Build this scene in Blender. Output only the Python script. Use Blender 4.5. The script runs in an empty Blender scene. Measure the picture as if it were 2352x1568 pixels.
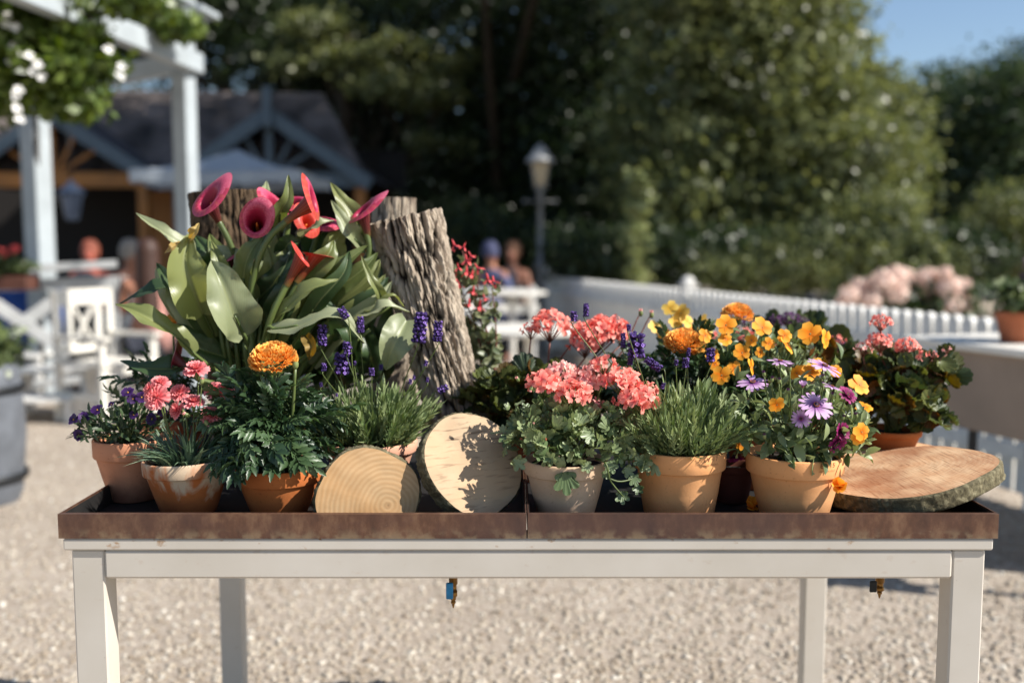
import bpy, math, random
import numpy as np
from mathutils import Vector, Matrix, noise, Quaternion
from math import sin, cos, pi, radians, sqrt

S = bpy.context.scene
C = S.collection
# ---------------------------------------------------------------- camera, sky, sun, exposure
FPX, CU, CV, CH, TILT = 2287.0, 1176.0, 784.0, 1.30, radians(5.45)
cam = bpy.data.cameras.new('camera'); co = bpy.data.objects.new('camera', cam); C.objects.link(co)
co.location = (0, 0, CH); co.rotation_euler = (pi/2 - TILT, 0, 0)
cam.sensor_width = 36; cam.lens = 36*FPX/2352; cam.clip_start = .05; cam.clip_end = 400
cam.dof.use_dof = True; cam.dof.focus_distance = 1.76; cam.dof.aperture_fstop = 1.7
S.camera = co
SUN = Vector((0.89, -0.30, 0.84)).normalized()
EL = math.asin(SUN.z); ROT = math.atan2(SUN.x, SUN.y)
w = bpy.data.worlds.new('World'); S.world = w; w.use_nodes = True
nt = w.node_tree; sky = nt.nodes.new('ShaderNodeTexSky'); sky.sky_type = 'NISHITA'; sky.sun_disc = False
sky.sun_elevation = EL; sky.sun_rotation = ROT; sky.air_density = 1.0; sky.dust_density = .6; sky.ozone_density = 2.2
nt.links.new(sky.outputs[0], nt.nodes['Background'].inputs[0]); nt.nodes['Background'].inputs[1].default_value = .085
sl = bpy.data.lights.new('sun', 'SUN'); sl.energy = 4.7; sl.angle = radians(.53); sl.color = (1, .95, .875)
so = bpy.data.objects.new('sun', sl); C.objects.link(so); so.rotation_euler = SUN.to_track_quat('Z', 'Y').to_euler()
so.location = SUN*30
S.view_settings.view_transform = 'Standard'; S.view_settings.look = 'None'; S.view_settings.gamma = 1
S.view_settings.exposure = .74; S.view_settings.use_curve_mapping = False
S.cycles.max_bounces = 8; S.cycles.transparent_max_bounces = 8

def P(u, v, Y):
    dx = (u-CU)/FPX; dy = -(v-CV)/FPX
    d = Vector((dx, cos(TILT)+dy*sin(TILT), -sin(TILT)+dy*cos(TILT)))
    return Vector((0, 0, CH)) + d*(Y/d.y)

# ---------------------------------------------------------------- helpers
def tag(o, label=None, cat=None, group=None, kind=None):
    if label: o['label'] = label
    if cat: o['category'] = cat
    if group: o['group'] = group
    if kind: o['kind'] = kind
    return o
WM = {}
def link(o, parent=None, M=None):
    C.objects.link(o); M = M or Matrix.Identity(4); WM[o.name] = M
    if parent: o.parent = parent; o.matrix_basis = WM[parent.name].inverted() @ M
    else: o.matrix_basis = M
    return o
def empty(name, loc, label, cat, group=None, rz=0):
    o = bpy.data.objects.new(name, None); o.empty_display_size = .05
    M = Matrix.Translation(Vector(loc)) @ Matrix.Rotation(rz, 4, 'Z')
    link(o, None, M); return tag(o, label, cat, group)
def inst(name, mesh, parent=None, M=None, kind=None):
    o = bpy.data.objects.new(name, mesh); link(o, parent, M)
    if kind: o['kind'] = kind
    return o

class MB:
    def __init__(s): s.v = []; s.f = []; s.m = []; s.g = []; s.n = 0
    def add(s, v, f, mat=0, M=None, g=None):
        v = np.asarray(v, float).reshape(-1, 3)
        if M is not None:
            A = np.array(M); v = v @ A[:3, :3].T + A[:3, 3]
        s.v.append(v); s.f.extend([tuple(i+s.n for i in q) for q in f]); s.m.extend([mat]*len(f))
        s.g.append(np.asarray(g, float).reshape(-1, 2) if g is not None else np.zeros((len(v), 2)))
        s.n += len(v); return s
    def mesh(s, name, mats, smooth=True):
        me = bpy.data.meshes.new(name); v = np.concatenate(s.v)
        me.from_pydata(v.tolist(), [], s.f)
        for m in mats: me.materials.append(m)
        if len(mats) > 1: me.polygons.foreach_set('material_index', s.m)
        if smooth: me.polygons.foreach_set('use_smooth', [True]*len(me.polygons))
        g = np.concatenate(s.g)
        if g.any():
            a = me.attributes.new('grad', 'FLOAT_VECTOR', 'POINT'); a.data.foreach_set('vector', np.c_[g, np.zeros(len(g))].ravel())
        me.update(); return me
    def obj(s, name, mats, parent=None, M=None, smooth=True, kind=None):
        if not isinstance(mats, (list, tuple)): mats = [mats]
        return inst(name, s.mesh(name, mats, smooth), parent, M, kind)
    # shapes
    def box(s, a, b, mat=0, M=None, bev=0):
        x0, y0, z0 = a; x1, y1, z1 = b
        if not bev:
            v = [(x, y, z) for z in (z0, z1) for y in (y0, y1) for x in (x0, x1)]
            return s.add(v, [(0, 2, 3, 1), (4, 5, 7, 6), (0, 1, 5, 4), (2, 6, 7, 3), (0, 4, 6, 2), (1, 3, 7, 5)], mat, M)
        e = bev; v = []; idx = {}
        def vid(p):
            if p not in idx: idx[p] = len(v); v.append(p)
            return idx[p]
        lo = (x0, y0, z0); hi = (x1, y1, z1); f = []
        def pt(sg, ax):  # vertex of the face with axis ax at corner sg
            return tuple((hi[i] if sg[i] > 0 else lo[i]) - (0 if i == ax else sg[i]*e) for i in range(3))
        for ax in range(3):
            for sd in (-1, 1):
                o = [i for i in range(3) if i != ax]; q = []
                for (p, r) in ((-1, -1), (1, -1), (1, 1), (-1, 1)):
                    sg = [0, 0, 0]; sg[ax] = sd; sg[o[0]] = p; sg[o[1]] = r; q.append(vid(pt(sg, ax)))
                f.append(q)
        for a1 in range(3):
            for a2 in range(a1+1, 3):
                a3 = 3-a1-a2
                for s1 in (-1, 1):
                    for s2 in (-1, 1):
                        q = []
                        for (ax, s3) in ((a1, -1), (a1, 1), (a2, 1), (a2, -1)):
                            sg = [0, 0, 0]; sg[a1] = s1; sg[a2] = s2; sg[a3] = s3; q.append(vid(pt(sg, ax)))
                        f.append(q)
        for sx in (-1, 1):
            for sy in (-1, 1):
                for sz in (-1, 1):
                    f.append([vid(pt((sx, sy, sz), ax)) for ax in range(3)])
        V = np.array(v); c = V.mean(0); ff = []
        for q in f:
            n = np.cross(V[q[1]]-V[q[0]], V[q[2]]-V[q[0]])
            ff.append(tuple(q) if n @ (V[list(q)].mean(0)-c) > 0 else tuple(q[::-1]))
        return s.add(V, ff, mat, M)
    def bar(s, p, q, wd, th, up=(0, 0, 1), mat=0, bev=0):
        p = Vector(p); q = Vector(q); d = q-p; L = d.length
        return s.box((-wd/2, 0, -th/2), (wd/2, L, th/2), mat, frame(p, d, Vector(up)), bev)
    def tube(s, pts, r, n=6, mat=0, cap=True, g=None):
        pts = [Vector(p) for p in pts]; k = len(pts)
        rr = r if isinstance(r, (list, tuple)) else [r]*k
        v = []; f = []; gg = []
        nrm = None
        for i, p in enumerate(pts):
            t = (pts[min(i+1, k-1)]-pts[max(i-1, 0)]).normalized()
            if nrm is None: nrm = t.orthogonal().normalized()
            nrm = (nrm - t*nrm.dot(t)).normalized(); b = t.cross(nrm)
            for j in range(n):
                a = 2*pi*j/n; v.append(p + (nrm*cos(a)+b*sin(a))*rr[i]); gg.append((j/n, i/max(1, k-1)))
        for i in range(k-1):
            for j in range(n):
                a = i*n+j; b2 = i*n+(j+1) % n; f.append((a, b2, b2+n, a+n))
        if cap: f.append(tuple(range(n))[::-1]); f.append(tuple(range((k-1)*n, k*n)))
        return s.add([tuple(x) for x in v], f, mat, None, gg)
    def lathe(s, prof, n=48, mat=0, M=None, wob=None, cap=False):
        v = []; f = []; g = []
        for i, (r, z) in enumerate(prof):
            for j in range(n):
                a = 2*pi*j/n; k = 1+(wob(a, z) if wob else 0)
                v.append((r*k*cos(a), r*k*sin(a), z)); g.append((j/n, z))
        for i in range(len(prof)-1):
            for j in range(n):
                a = i*n+j; b = i*n+(j+1) % n; f.append((a, b, b+n, a+n))
        if cap: f.append(tuple(range(n))[::-1]); f.append(tuple(range((len(prof)-1)*n, len(prof)*n)))
        return s.add(v, f, mat, M, g)
    def grid(s, fn, nu, nv, mat=0, M=None, closed=False):
        v = []; f = []; g = []
        for i in range(nu+1):
            for j in range(nv if closed else nv+1):
                v.append(fn(i/nu, j/nv)); g.append((i/nu, j/nv))
        w_ = nv if closed else nv+1
        for i in range(nu):
            for j in range(nv):
                a = i*w_+j; b = i*w_+(j+1) % w_; f.append((a, b, b+w_, a+w_))
        return s.add([tuple(x) for x in v], f, mat, M, g)

def frame(pos, yax, zh=(0, 0, 1), sc=1):
    y = Vector(yax).normalized(); z = Vector(zh); z = z - y*z.dot(y)
    if z.length < 1e-4: z = y.orthogonal()
    z.normalize(); x = y.cross(z)
    if not isinstance(sc, (tuple, list)): sc = (sc, sc, sc)
    M = Matrix(((x.x*sc[0], y.x*sc[1], z.x*sc[2], pos[0]), (x.y*sc[0], y.y*sc[1], z.y*sc[2], pos[1]), (x.z*sc[0], y.z*sc[1], z.z*sc[2], pos[2]), (0, 0, 0, 1)))
    return M
def crom(pts, n):
    pts = [Vector(p) for p in pts]
    if len(pts) == 2: return [pts[0].lerp(pts[1], i/n) for i in range(n+1)]
    q = [pts[0]*2-pts[1]]+pts+[pts[-1]*2-pts[-2]]; out = []; k = len(pts)-1
    for i in range(n+1):
        t = i/n*k; j = min(int(t), k-1); t -= j; a, b, c, d = q[j:j+4]
        out.append(.5*((2*b)+(c-a)*t+(2*a-5*b+4*c-d)*t*t+(3*b-a-3*c+d)*t**3))
    return out
def rv(r, s=1): return Vector((r.gauss(0, 1), r.gauss(0, 1), r.gauss(0, 1)))*s

# ---------------------------------------------------------------- materials
def lin(c): return tuple(((x/255+.055)/1.055)**2.4 if x > 10 else x/255/12.92 for x in c)+(1,)
class Mat:
    def __init__(s, name, rough=.6, metal=0, spec=.5):
        s.m = bpy.data.materials.new(name); s.m.use_nodes = True; s.t = s.m.node_tree
        s.b = s.t.nodes['Principled BSDF']; s.b.inputs['Roughness'].default_value = rough
        s.b.inputs['Metallic'].default_value = metal; s.b.inputs['Specular IOR Level'].default_value = spec
        s.tc = None
    def n(s, typ, **k):
        o = s.t.nodes.new(typ)
        for a, b in k.items():
            if a.startswith('i_'):
                o.inputs[a[2:].replace('_', ' ')].default_value = b
            else: setattr(o, a, b)
        return o
    def l(s, a, b): s.t.links.new(a, b)
    def coord(s, scale=(1, 1, 1), kind='Object', off=(0, 0, 0)):
        if not s.tc: s.tc = s.n('ShaderNodeTexCoord')
        mp = s.n('ShaderNodeMapping'); mp.inputs['Scale'].default_value = scale; mp.inputs['Location'].default_value = off
        s.l(s.tc.outputs[kind], mp.inputs[0]); return mp.outputs[0]
    def noise(s, scale, detail=4, vec=None, rough=.55, dist=0):
        o = s.n('ShaderNodeTexNoise', i_Scale=scale, i_Detail=detail, i_Roughness=rough, i_Distortion=dist)
        s.l(vec or s.coord(), o.inputs['Vector']); return o.outputs['Fac']
    def ramp(s, fac, stops, interp='LINEAR'):
        o = s.n('ShaderNodeValToRGB'); s.l(fac, o.inputs[0]); e = o.color_ramp.elements; o.color_ramp.interpolation = interp
        while len(e) < len(stops): e.new(.5)
        for x, (p, c) in zip(e, stops): x.position = p; x.color = c if len(c) == 4 else lin(c)
        return o.outputs[0]
    def mix(s, fac, a, b, mode='MIX'):
        o = s.n('ShaderNodeMix', data_type='RGBA', blend_type=mode)
        for val, i in ((fac, 0), (a, 6), (b, 7)):
            if hasattr(val, 'is_output') or isinstance(val, bpy.types.NodeSocket): s.l(val, o.inputs[i])
            else: o.inputs[i].default_value = val if i == 0 else (lin(val) if len(val) == 3 else val)
        return o.outputs[2]
    def math(s, op, a, b=0):
        o = s.n('ShaderNodeMath', operation=op)
        for val, i in ((a, 0), (b, 1)):
            if isinstance(val, bpy.types.NodeSocket): s.l(val, o.inputs[i])
            else: o.inputs[i].default_value = val
        return o.outputs[0]
    def col(s, c):
        if isinstance(c, bpy.types.NodeSocket): s.l(c, s.b.inputs['Base Color'])
        else: s.b.inputs['Base Color'].default_value = lin(c) if len(c) == 3 else c
        return s
    def bump(s, h, strength=.3, dist=.002):
        o = s.n('ShaderNodeBump', i_Strength=strength, i_Distance=dist); s.l(h, o.inputs['Height']); s.l(o.outputs[0], s.b.inputs['Normal']); return s
    def transl(s, colour, fac):
        t = s.n('ShaderNodeBsdfTranslucent'); mx = s.n('ShaderNodeMixShader'); mx.inputs[0].default_value = fac
        if isinstance(colour, bpy.types.NodeSocket): s.l(colour, t.inputs[0])
        else: t.inputs[0].default_value = lin(colour)
        out = s.t.nodes['Material Output']; s.l(s.b.outputs[0], mx.inputs[1]); s.l(t.outputs[0], mx.inputs[2]); s.l(mx.outputs[0], out.inputs[0]); return s

def leafmat(name, a, b, tr=.3, rough=.42, src='obj', spec=.5, ns=18, vein=False):
    m = Mat(name, rough, 0, spec)
    r = m.n('ShaderNodeObjectInfo').outputs['Random'] if src == 'obj' else m.n('ShaderNodeNewGeometry').outputs['Random Per Island']
    nz = m.noise(ns, 3); f = m.math('ADD', m.math('MULTIPLY', r, .75), m.math('MULTIPLY', nz, .35))
    c = m.ramp(f, [(.1, a), (.95, b)])
    if vein:
        at = m.n('ShaderNodeAttribute', attribute_name='grad'); sp = m.n('ShaderNodeSeparateXYZ'); m.l(at.outputs['Vector'], sp.inputs[0])
        mid = m.math('ABSOLUTE', m.math('SUBTRACT', sp.outputs[1], .5))
        rib = m.ramp(mid, [(0, (1, 1, 1, 1)), (.045, (0, 0, 0, 1))])
        ph = m.math('SUBTRACT', m.math('MULTIPLY', sp.outputs[0], 130.), m.math('MULTIPLY', mid, 120.))
        sv = m.math('MULTIPLY', m.math('ADD', m.math('SINE', ph), 1), .5)
        c = m.mix(m.math('MULTIPLY', sv, .05), c, (150, 160, 105)); c = m.mix(m.math('MULTIPLY', m.ramp(m.noise(30, 5, m.coord((1, 1, .4))), [(.4, (0, 0, 0, 1)), (.7, (1, 1, 1, 1))]), .35), c, b); c = m.mix(m.math('MULTIPLY', rib, .4), c, (165, 172, 115))
        m.bump(m.math('ADD', sv, m.math('MULTIPLY', rib, -2)), .12, .0008)
    m.col(c)
    if tr:
        hs = m.n('ShaderNodeHueSaturation'); hs.inputs['Saturation'].default_value = 1.25; hs.inputs['Value'].default_value = 1.7; hs.inputs['Hue'].default_value = .485; m.l(c, hs.inputs['Color'])
        m.transl(hs.outputs[0], tr)
    return m.m
def petalmat(name, stops, tr=.3, rough=.55, streak=0, src=True):
    m = Mat(name, rough, 0, .3)
    at = m.n('ShaderNodeAttribute', attribute_name='grad'); sp = m.n('ShaderNodeSeparateXYZ'); m.l(at.outputs['Vector'], sp.inputs[0])
    c = m.ramp(m.math('ADD', sp.outputs[1], m.math('MULTIPLY', m.math('SUBTRACT', m.noise(300, 2), .5), .25)), stops)
    if src:
        r = m.n('ShaderNodeNewGeometry').outputs['Random Per Island']
        hs = m.n('ShaderNodeHueSaturation'); m.l(m.math('ADD', m.math('MULTIPLY', r, .3), .85), hs.inputs['Value']); m.l(c, hs.inputs['Color']); c = hs.outputs[0]
    if streak:
        ws = m.math('SINE', m.math('MULTIPLY', sp.outputs[0], streak)); c = m.mix(m.math('MULTIPLY', m.math('MAXIMUM', ws, 0), .14), c, (215, 140, 95))
    m.col(c); m.transl(c, tr); return m.m
def flat(name, c, rough=.6, metal=0, var=.12, ns=20, bump=0):
    m = Mat(name, rough, metal); k = m.noise(ns, 4)
    d = tuple(max(0, x*(1-var)) for x in c); e = tuple(min(255, x*(1+var*.6)) for x in c)
    m.col(m.ramp(k, [(.3, d), (.7, e)]))
    if bump: m.bump(m.noise(ns*4, 4), bump, .002)
    return m.m

def terracotta(name, a, b, stain=(95, 60, 45), crust=0, dark=0, h=.15):
    m = Mat(name, .82, 0, .25)
    c = m.ramp(m.noise(9, 5), [(.3, a), (.7, b)])
    c = m.mix(m.math('MULTIPLY', m.ramp(m.noise(190, 3), [(.62, (0, 0, 0, 1)), (.72, (1, 1, 1, 1))]), .35), c, stain)
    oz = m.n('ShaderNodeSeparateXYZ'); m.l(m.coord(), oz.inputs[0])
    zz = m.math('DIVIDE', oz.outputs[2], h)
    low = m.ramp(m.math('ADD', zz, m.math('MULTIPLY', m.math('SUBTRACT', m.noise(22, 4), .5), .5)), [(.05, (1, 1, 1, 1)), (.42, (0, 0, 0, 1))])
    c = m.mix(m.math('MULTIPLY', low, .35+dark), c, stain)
    if crust:
        k = m.math('ADD', m.noise(16, 5, m.coord((1, 1, .55)), dist=1.2), m.math('MULTIPLY', m.math('SUBTRACT', zz, .5), .5))
        c = m.mix(m.math('MULTIPLY', m.ramp(k, [(.42, (0, 0, 0, 1)), (.56, (1, 1, 1, 1))]), .85), c, (200, 184, 158))
        gk = m.math('MULTIPLY', m.ramp(m.noise(30, 4, m.coord((1, 1, 1), off=(3, 1, 2))), [(.45, (0, 0, 0, 1)), (.6, (1, 1, 1, 1))]), m.ramp(zz, [(.74, (0, 0, 0, 1)), (.84, (1, 1, 1, 1)), (.93, (1, 1, 1, 1)), (1.0, (0, 0, 0, 1))]))
        c = m.mix(m.math('MULTIPLY', gk, .75), c, (128, 122, 62))
    m.col(c); m.bump(m.math('ADD', m.noise(60, 5), m.math('MULTIPLY', m.noise(260, 3), .4)), .25, .0015); return m.m

def endgrain(name, a, b, pith=(0, 0, 0), scale=60, saw=.5, edge=None, rs=.4, sl_=22):
    m = Mat(name, .75, 0, .25)
    v = m.coord((1, 1, 1), off=tuple(-x for x in pith))
    wv = m.n('ShaderNodeTexWave', wave_type='RINGS', rings_direction='Z', i_Scale=scale, i_Distortion=5.0, i_Detail=4.0, i_Detail_Scale=.5); m.l(v, wv.inputs['Vector'])
    c = m.ramp(wv.outputs['Fac'], [(.0, a), (1., tuple(x*(1-rs)+y*rs*.95 for x, y in zip(a, b)))])
    c = m.mix(m.math('MULTIPLY', m.ramp(m.noise(22, 5, m.coord((1, 1, 1), off=(5, 2, 0)), .6), [(.35, (0, 0, 0, 1)), (.7, (1, 1, 1, 1))]), .5), c, b)
    pd = m.n('ShaderNodeVectorMath', operation='LENGTH'); m.l(v, pd.inputs[0])
    c = m.mix(m.math('MULTIPLY', m.ramp(m.math('ADD', pd.outputs['Value'], m.math('MULTIPLY', m.noise(120, 3), .009)), [(.004, (1, 1, 1, 1)), (.009, (0, 0, 0, 1))]), .7), c, (70, 44, 28))
    lines = m.noise(14, 3, m.coord((1.2, sl_, 1)), dist=.2)
    c = m.mix(m.math('MULTIPLY', m.ramp(lines, [(.54, (0, 0, 0, 1)), (.66, (1, 1, 1, 1))]), saw), c, tuple(x*.62 for x in b))
    big = m.noise(7, 3); c = m.mix(m.math('MULTIPLY', m.ramp(big, [(.42, (0, 0, 0, 1)), (.62, (1, 1, 1, 1))]), .6), c, edge or tuple(x*.75 for x in b))
    m.col(c); m.bump(m.math('ADD', lines, m.math('MULTIPLY', wv.outputs['Fac'], .5*rs)), .5, .0015); return m.m
def bark(name, a, b, cc, sc=(40, 40, 9), crack=0):
    m = Mat(name, .9, 0, .2); v = m.coord(sc)
    n1 = m.noise(1.2, 8, v, .65, .6); n2 = m.noise(14, 5)
    c = m.ramp(n1, [(.3, a), (.5, b), (.72, cc)]); c = m.mix(.35, c, m.ramp(n2, [(.3, a), (.7, cc)]))
    if crack:
        at = m.n('ShaderNodeAttribute', attribute_name='grad'); sp = m.n('ShaderNodeSeparateXYZ'); m.l(at.outputs['Vector'], sp.inputs[0])
        c = m.mix(m.ramp(sp.outputs[0], [(.12, (1, 1, 1, 1)), (.42, (0, 0, 0, 1))]), c, tuple(x*.35 for x in a))
    m.col(c); m.bump(m.math('ADD', n1, m.math('MULTIPLY', m.noise(120, 4), .3)), .9, .006); return m.m

WHITE = flat('white_paint', (222, 218, 208), .45, var=.05, ns=6)
WHITE2 = flat('weathered_white_paint', (228, 226, 220), .6, var=.12, ns=5)
def cream_paint():
    m = Mat('cream_metal_paint', .42, 0, .45)
    c = m.ramp(m.noise(5, 4), [(.3, (190, 182, 169)), (.7, (202, 195, 184))])
    rust = m.ramp(m.noise(38, 6, m.coord((1, 1, 1.6))), [(.63, (0, 0, 0, 1)), (.7, (1, 1, 1, 1))])
    oz = m.n('ShaderNodeSeparateXYZ'); m.l(m.coord(), oz.inputs[0])
    top = m.ramp(oz.outputs[2], [(.782, (0, 0, 0, 1)), (.806, (1, 1, 1, 1))])
    c = m.mix(m.math('MULTIPLY', rust, m.math('ADD', m.math('MULTIPLY', top, .8), .12)), c, (150, 105, 55))
    specks = m.ramp(m.noise(230, 2), [(.76, (0, 0, 0, 1)), (.8, (1, 1, 1, 1))]); c = m.mix(m.math('MULTIPLY', specks, .5), c, (120, 100, 75))
    m.col(c); m.bump(m.noise(420, 2), .12, .0006); return m.m
CREAM = cream_paint()
def copper():
    m = Mat('weathered_copper', .48, .45, .5)
    st = m.noise(9, 8, m.coord((3.2, 3.2, 1.6)), .7); bl = m.noise(26, 6, None, .65); big = m.noise(2.6, 3)
    c = m.ramp(st, [(.28, (72, 52, 43)), (.5, (104, 74, 58)), (.72, (140, 108, 84))])
    c = m.mix(m.math('MULTIPLY', m.ramp(bl, [(.5, (0, 0, 0, 1)), (.68, (1, 1, 1, 1))]), .5), c, (92, 66, 58))
    c = m.mix(m.math('MULTIPLY', m.ramp(big, [(.45, (0, 0, 0, 1)), (.7, (1, 1, 1, 1))]), .55), c, (78, 62, 60))
    oz = m.n('ShaderNodeSeparateXYZ'); m.l(m.coord(), oz.inputs[0])
    e = m.ramp(oz.outputs[2], [(.808, (1, 1, 1, 1)), (.826, (0, 0, 0, 1))])
    c = m.mix(m.math('MULTIPLY', m.math('MULTIPLY', e, m.ramp(m.noise(45, 6), [(.45, (0, 0, 0, 1)), (.6, (1, 1, 1, 1))])), .6), c, (158, 140, 112))
    scr = m.ramp(m.noise(30, 6, m.coord((2, 2, 5)), .7, 1.5), [(.68, (0, 0, 0, 1)), (.72, (1, 1, 1, 1))]); c = m.mix(m.math('MULTIPLY', scr, .5), c, (170, 150, 118))
    m.col(c); m.bump(bl, .2, .001); return m.m
COPPER = copper()
TRAYSHADE = flat('black_tray_shade', (22, 20, 19), .7, var=.4, ns=30)  # near-black colour paints in the shade inside the trays
SOIL = flat('potting_soil', (38, 30, 24), .95, var=.5, ns=120, bump=.9)
STEM = leafmat('green_stem', (70, 84, 42), (98, 112, 60), .0)
STEMRED = flat('reddish_stem', (120, 70, 55), .6)
CALLA = leafmat('calla_leaf', (80, 94, 48), (132, 138, 86), .28, .38, ns=9, vein=True)
CALLADK = leafmat('calla_leaf_dark', (36, 58, 40), (66, 86, 50), .2, .38, ns=9, vein=True)
CALLAPALE = leafmat('calla_leaf_pale', (124, 132, 96), (160, 165, 130), .22, .42, ns=9, vein=True)
CALLADRY = leafmat('calla_leaf_dry', (130, 104, 52), (176, 150, 88), .25, .6, ns=30, vein=True)
IVYG = leafmat('ivy_geranium_leaf', (78, 100, 60), (154, 166, 122), .22, .4, ns=40)
ZONAL = leafmat('zonal_geranium_leaf', (42, 62, 38), (104, 110, 60), .2, .42, ns=40)
ZRED = leafmat('zonal_leaf_red_edge', (110, 66, 30), (72, 78, 36), .25, .45, ns=60)
MARIL = leafmat('marigold_leaf', (34, 56, 36), (74, 96, 60), .18, .4, ns=60)
LAVL = leafmat('lavender_leaf', (84, 106, 58), (158, 170, 120), .15, .55, ns=60)
CARNL = leafmat('carnation_leaf', (62, 88, 66), (112, 132, 104), .15, .45, ns=60)
OSTL = leafmat('osteospermum_leaf', (68, 90, 54), (146, 158, 110), .2, .45, ns=60)
CALIL = leafmat('calibrachoa_leaf', (36, 56, 40), (70, 88, 58), .15, .5, ns=60)
FUCHL = leafmat('fuchsia_leaf', (84, 98, 66), (134, 138, 104), .2, .4, ns=60)
LAVF = petalmat('lavender_floret', [(0, (46, 34, 70)), (.6, (70, 50, 110)), (1, (128, 96, 176))], .15)
MARIF = petalmat('marigold_petal', [(0, (224, 122, 24)), (.5, (250, 168, 54)), (1, (255, 200, 110))], .22)
PINKF = petalmat('carnation_petal', [(0, (196, 76, 92)), (.5, (232, 118, 124)), (1, (244, 160, 158))], .28)
CORAL = petalmat('coral_petal', [(0, (222, 76, 90)), (.25, (246, 126, 114)), (1, (254, 170, 152))], .3)
PALEP = petalmat('pale_pink_petal', [(0, (228, 96, 112)), (.35, (250, 172, 160)), (1, (255, 210, 196))], .3)
VIOLAF = petalmat('viola_petal', [(0, (226, 120, 10)), (.5, (250, 160, 36)), (1, (255, 184, 66))], .32)
YELF = petalmat('yellow_petal', [(0, (222, 170, 50)), (1, (250, 214, 110))], .3)
OSTF = petalmat('osteospermum_petal', [(0, (84, 26, 84)), (.25, (140, 80, 146)), (.6, (206, 168, 206)), (.9, (214, 176, 212)), (1, (160, 100, 160))], .25)
MAGF = petalmat('magenta_petal', [(0, (74, 8, 48)), (.6, (126, 22, 84)), (1, (160, 50, 112))], .25)
PURPF = petalmat('dark_purple_petal', [(0, (30, 10, 44)), (.6, (46, 18, 68)), (1, (66, 32, 94))], .1)
DPURP = petalmat('plum_petal', [(0, (56, 24, 58)), (1, (104, 56, 104))], .2)
REDF = petalmat('fuchsia_red_petal', [(0, (210, 50, 66)), (1, (250, 120, 116))], .3)
RHODO = petalmat('rhododendron_petal', [(0, (226, 190, 176)), (1, (240, 222, 208))], .15)
DISC = flat('daisy_disc', (60, 36, 60), .8, var=.6, ns=400, bump=.6)
BUD = leafmat('green_bud', (96, 112, 62), (132, 140, 84), .0, .5)
COUT = petalmat('calla_spathe_outside', [(0, (84, 74, 40)), (.2, (82, 36, 38)), (.72, (92, 24, 42)), (.9, (150, 44, 66)), (1, (184, 66, 92))], .08, .36, 110, False)
CORG = petalmat('calla_spathe_orange', [(0, (96, 84, 40)), (.25, (112, 50, 30)), (.7, (136, 42, 26)), (1, (190, 70, 62))], .1, .36, 110, False)
CIN = petalmat('calla_spathe_inside', [(0, (90, 6, 18)), (.5, (128, 16, 40)), (.82, (166, 40, 74)), (.95, (206, 92, 118)), (1, (214, 112, 132))], .12, .42, 0, False)
CINO = petalmat('calla_inside_orange', [(0, (150, 14, 14)), (.6, (190, 44, 24)), (1, (206, 84, 76))], .15, .42, 0, False)
SPADIX = flat('calla_spadix', (226, 120, 40), .7, bump=.5, ns=200)
BARKG = bark('grey_furrowed_bark', (88, 74, 62), (164, 148, 130), (206, 194, 174), crack=1)
BARKD = bark('dark_log_bark', (34, 27, 22), (84, 66, 50), (126, 106, 82), crack=1)
BARKS = bark('slice_bark', (34, 30, 22), (88, 80, 58), (156, 148, 118), (60, 60, 60))
TRUNKM = bark('tree_bark', (30, 25, 20), (62, 52, 42), (88, 76, 62), (9, 9, 3))
GLASS = flat('lantern_glass', (176, 160, 130), .3, var=.1)
DARKM = flat('dark_metal', (40, 42, 44), .5, .5)
LAMPM = flat('grey_metal_paint', (108, 110, 110), .45, .2)
BRASS = flat('brass', (150, 112, 60), .35, .9, ns=60)
BLUE = flat('blue_lever_coating', (0, 120, 175), .4, ns=60)

# ---------------------------------------------------------------- setting: ground and gravel
def ground_mat():
    m = Mat('gravel_ground', .95, 0, .2)
    vo = m.n('ShaderNodeTexVoronoi', i_Scale=75.0); m.l(m.coord(), vo.inputs['Vector'])
    c = m.ramp(m.math('ADD', m.math('MULTIPLY', m.n('ShaderNodeSeparateColor').outputs[0] if False else m.noise(60, 3), .55), m.math('MULTIPLY', m.noise(1.6, 5), .45)), [(.32, (126, 114, 101)), (.5, (160, 148, 134)), (.68, (182, 171, 158))])
    sc = m.n('ShaderNodeSeparateColor'); m.l(vo.outputs['Color'], sc.inputs[0])
    c = m.mix(.4, c, m.ramp(sc.outputs[0], [(0, (120, 107, 94)), (.6, (158, 146, 132)), (1, (196, 187, 175))]))
    m.col(c); m.bump(vo.outputs['Distance'], -.45, .01); return m.m
g = MB(); g.add([(-150, -20, 0), (150, -20, 0), (150, 250, 0), (-150, 250, 0)], [(0, 1, 2, 3)])
tag(g.obj('ground', ground_mat(), smooth=False), 'pale gravel yard under and behind the table', kind='structure')
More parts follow.
